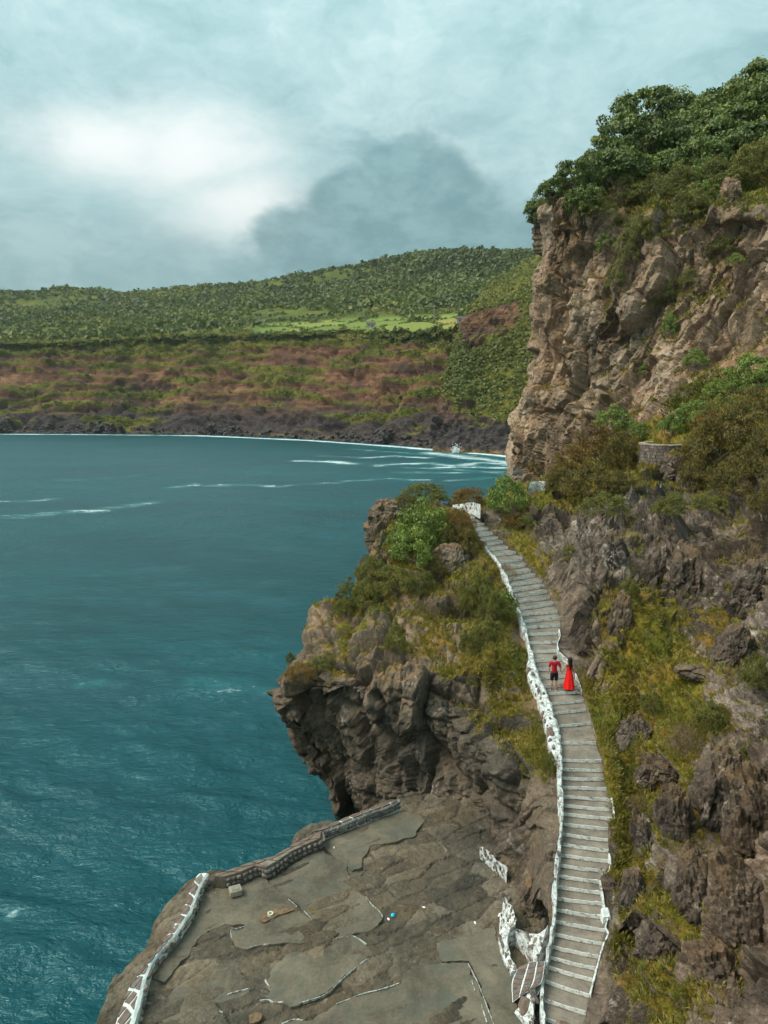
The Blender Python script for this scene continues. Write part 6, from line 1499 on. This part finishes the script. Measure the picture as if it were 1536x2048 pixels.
# woman
wom = empty('person', tuple(pw_)); tag(wom, 'person with long dark hair in a long bright red dress holding hands on the stairs', 'person', 'couple on the stairs'); wom.rotation_euler = (0, 0, R(4))
K = HWm; hx = sep_ * .5 / K
va, ea = figure(K, [((-.140, -.008, .665), (-hx * .88, .02, .560), (-hx * .98, .03, .525)), ((.140, -.015, .665), (.150, .01, .535), (.150, .02, .490))],
                [((-.050, .010, .285), (-.052, .0, .045), (-.058, .062, .016)), ((.050, -.010, .290), (.052, -.060, .060), (.056, -.020, .016))], .92)
bmesh_w = skin_body(va, ea, 0, M_skin); link('body', bmesh_w, wom)
n = 56; Vd = []; rows_ = [(.735, .088, .066), (.70, .086, .066), (.66, .076, .062), (.615, .070, .060), (.57, .080, .068), (.50, .098, .088), (.40, .112, .105), (.28, .128, .125), (.16, .146, .146), (.075, .158, .158)]
for k, (z, rx, ry) in enumerate(rows_):
    f = max(0, (k - 3) / 6)
    for t in range(n):
        a = 2 * math.pi * t / n; fold = 1 + f * (.085 * math.sin(a * 9 + 1.3 * math.sin(a * 2)) + .05 * math.sin(a * 5 + 2))
        Vd.append((math.cos(a) * rx * fold * K + f * .006 * K, math.sin(a) * ry * fold * K - f * .010 * K, (z + f * .008 * math.sin(a * 9)) * K))
i = np.arange(len(rows_) * n).reshape(len(rows_), n); j = np.roll(i, -1, 1); F = np.stack([i[:-1], i[1:], j[1:], j[:-1]], -1).reshape(-1, 4)
link('dress', mesh_np('dress', np.array(Vd), F, M_dress, True), wom)
ell('hair', (0, -.004 * K, .942 * K), (.060 * K, .068 * K, .064 * K), M_hair, wom, lambda c: c.y > .025 * K and c.z < .955 * K, .10, 5)
Vh = []; rr2 = [(.95, .052, -.040), (.90, .060, -.052), (.85, .062, -.060), (.80, .064, -.066), (.75, .062, -.070), (.70, .056, -.072), (.66, .044, -.070), (.63, .022, -.066)]
for z, wx, y in rr2:
    for t in range(13):
        q = -1 + 2 * t / 12; Vh.append(((q * wx + .008) * K, (y + .030 * q * q + .004 * math.sin(t * 3.1)) * K, (z + .006 * math.sin(t * 2.3)) * K))
    for t in range(13):
        q = 1 - 2 * t / 12; Vh.append(((q * wx * .9 + .008) * K, (y + .026 + .030 * q * q) * K, z * K))
i = np.arange(len(rr2) * 26).reshape(len(rr2), 26); j = np.roll(i, -1, 1); F = np.stack([i[:-1], i[1:], j[1:], j[:-1]], -1).reshape(-1, 4)
link('long_hair', mesh_np('long_hair', np.array(Vh), F, M_hair, True), wom)
for s, fx, fy, fz in ((-1, -.055, .018, .012), (1, .054, -.035, .014)): ell('sandal', (fx * K, fy * K, fz * K * .8), (.026 * K, .068 * K, .010 * K), M_sand, wom)
for s in (-1, 1): ell('eye', (s * .019 * K, .066 * K, .935 * K), (.006 * K, .004 * K, .005 * K), M_eye, wom, seg=2)

# ------------------------------------------------------------------ sea haze
m = bpy.data.materials.new('haze_air'); m.use_nodes = True; m.node_tree.nodes.clear()
pv = m.node_tree.nodes.new('ShaderNodeVolumePrincipled'); om = m.node_tree.nodes.new('ShaderNodeOutputMaterial'); m.node_tree.links.new(pv.outputs[0], om.inputs['Volume'])
pv.inputs['Color'].default_value = (0.80, 0.92, 0.95, 1); pv.inputs['Density'].default_value = 0.00006; pv.inputs['Anisotropy'].default_value = 0.2
bm = bmesh.new(); bmesh.ops.create_cube(bm, size=1.0); me = bpy.data.meshes.new('haze'); bm.to_mesh(me); bm.free(); me.materials.append(m)
hz_ = link('haze', me); hz_.scale = (7600, 7600, 420); hz_.location = (0, 0, 196); tag(hz_, 'thin sea haze over the bay', 'haze', kind='stuff')
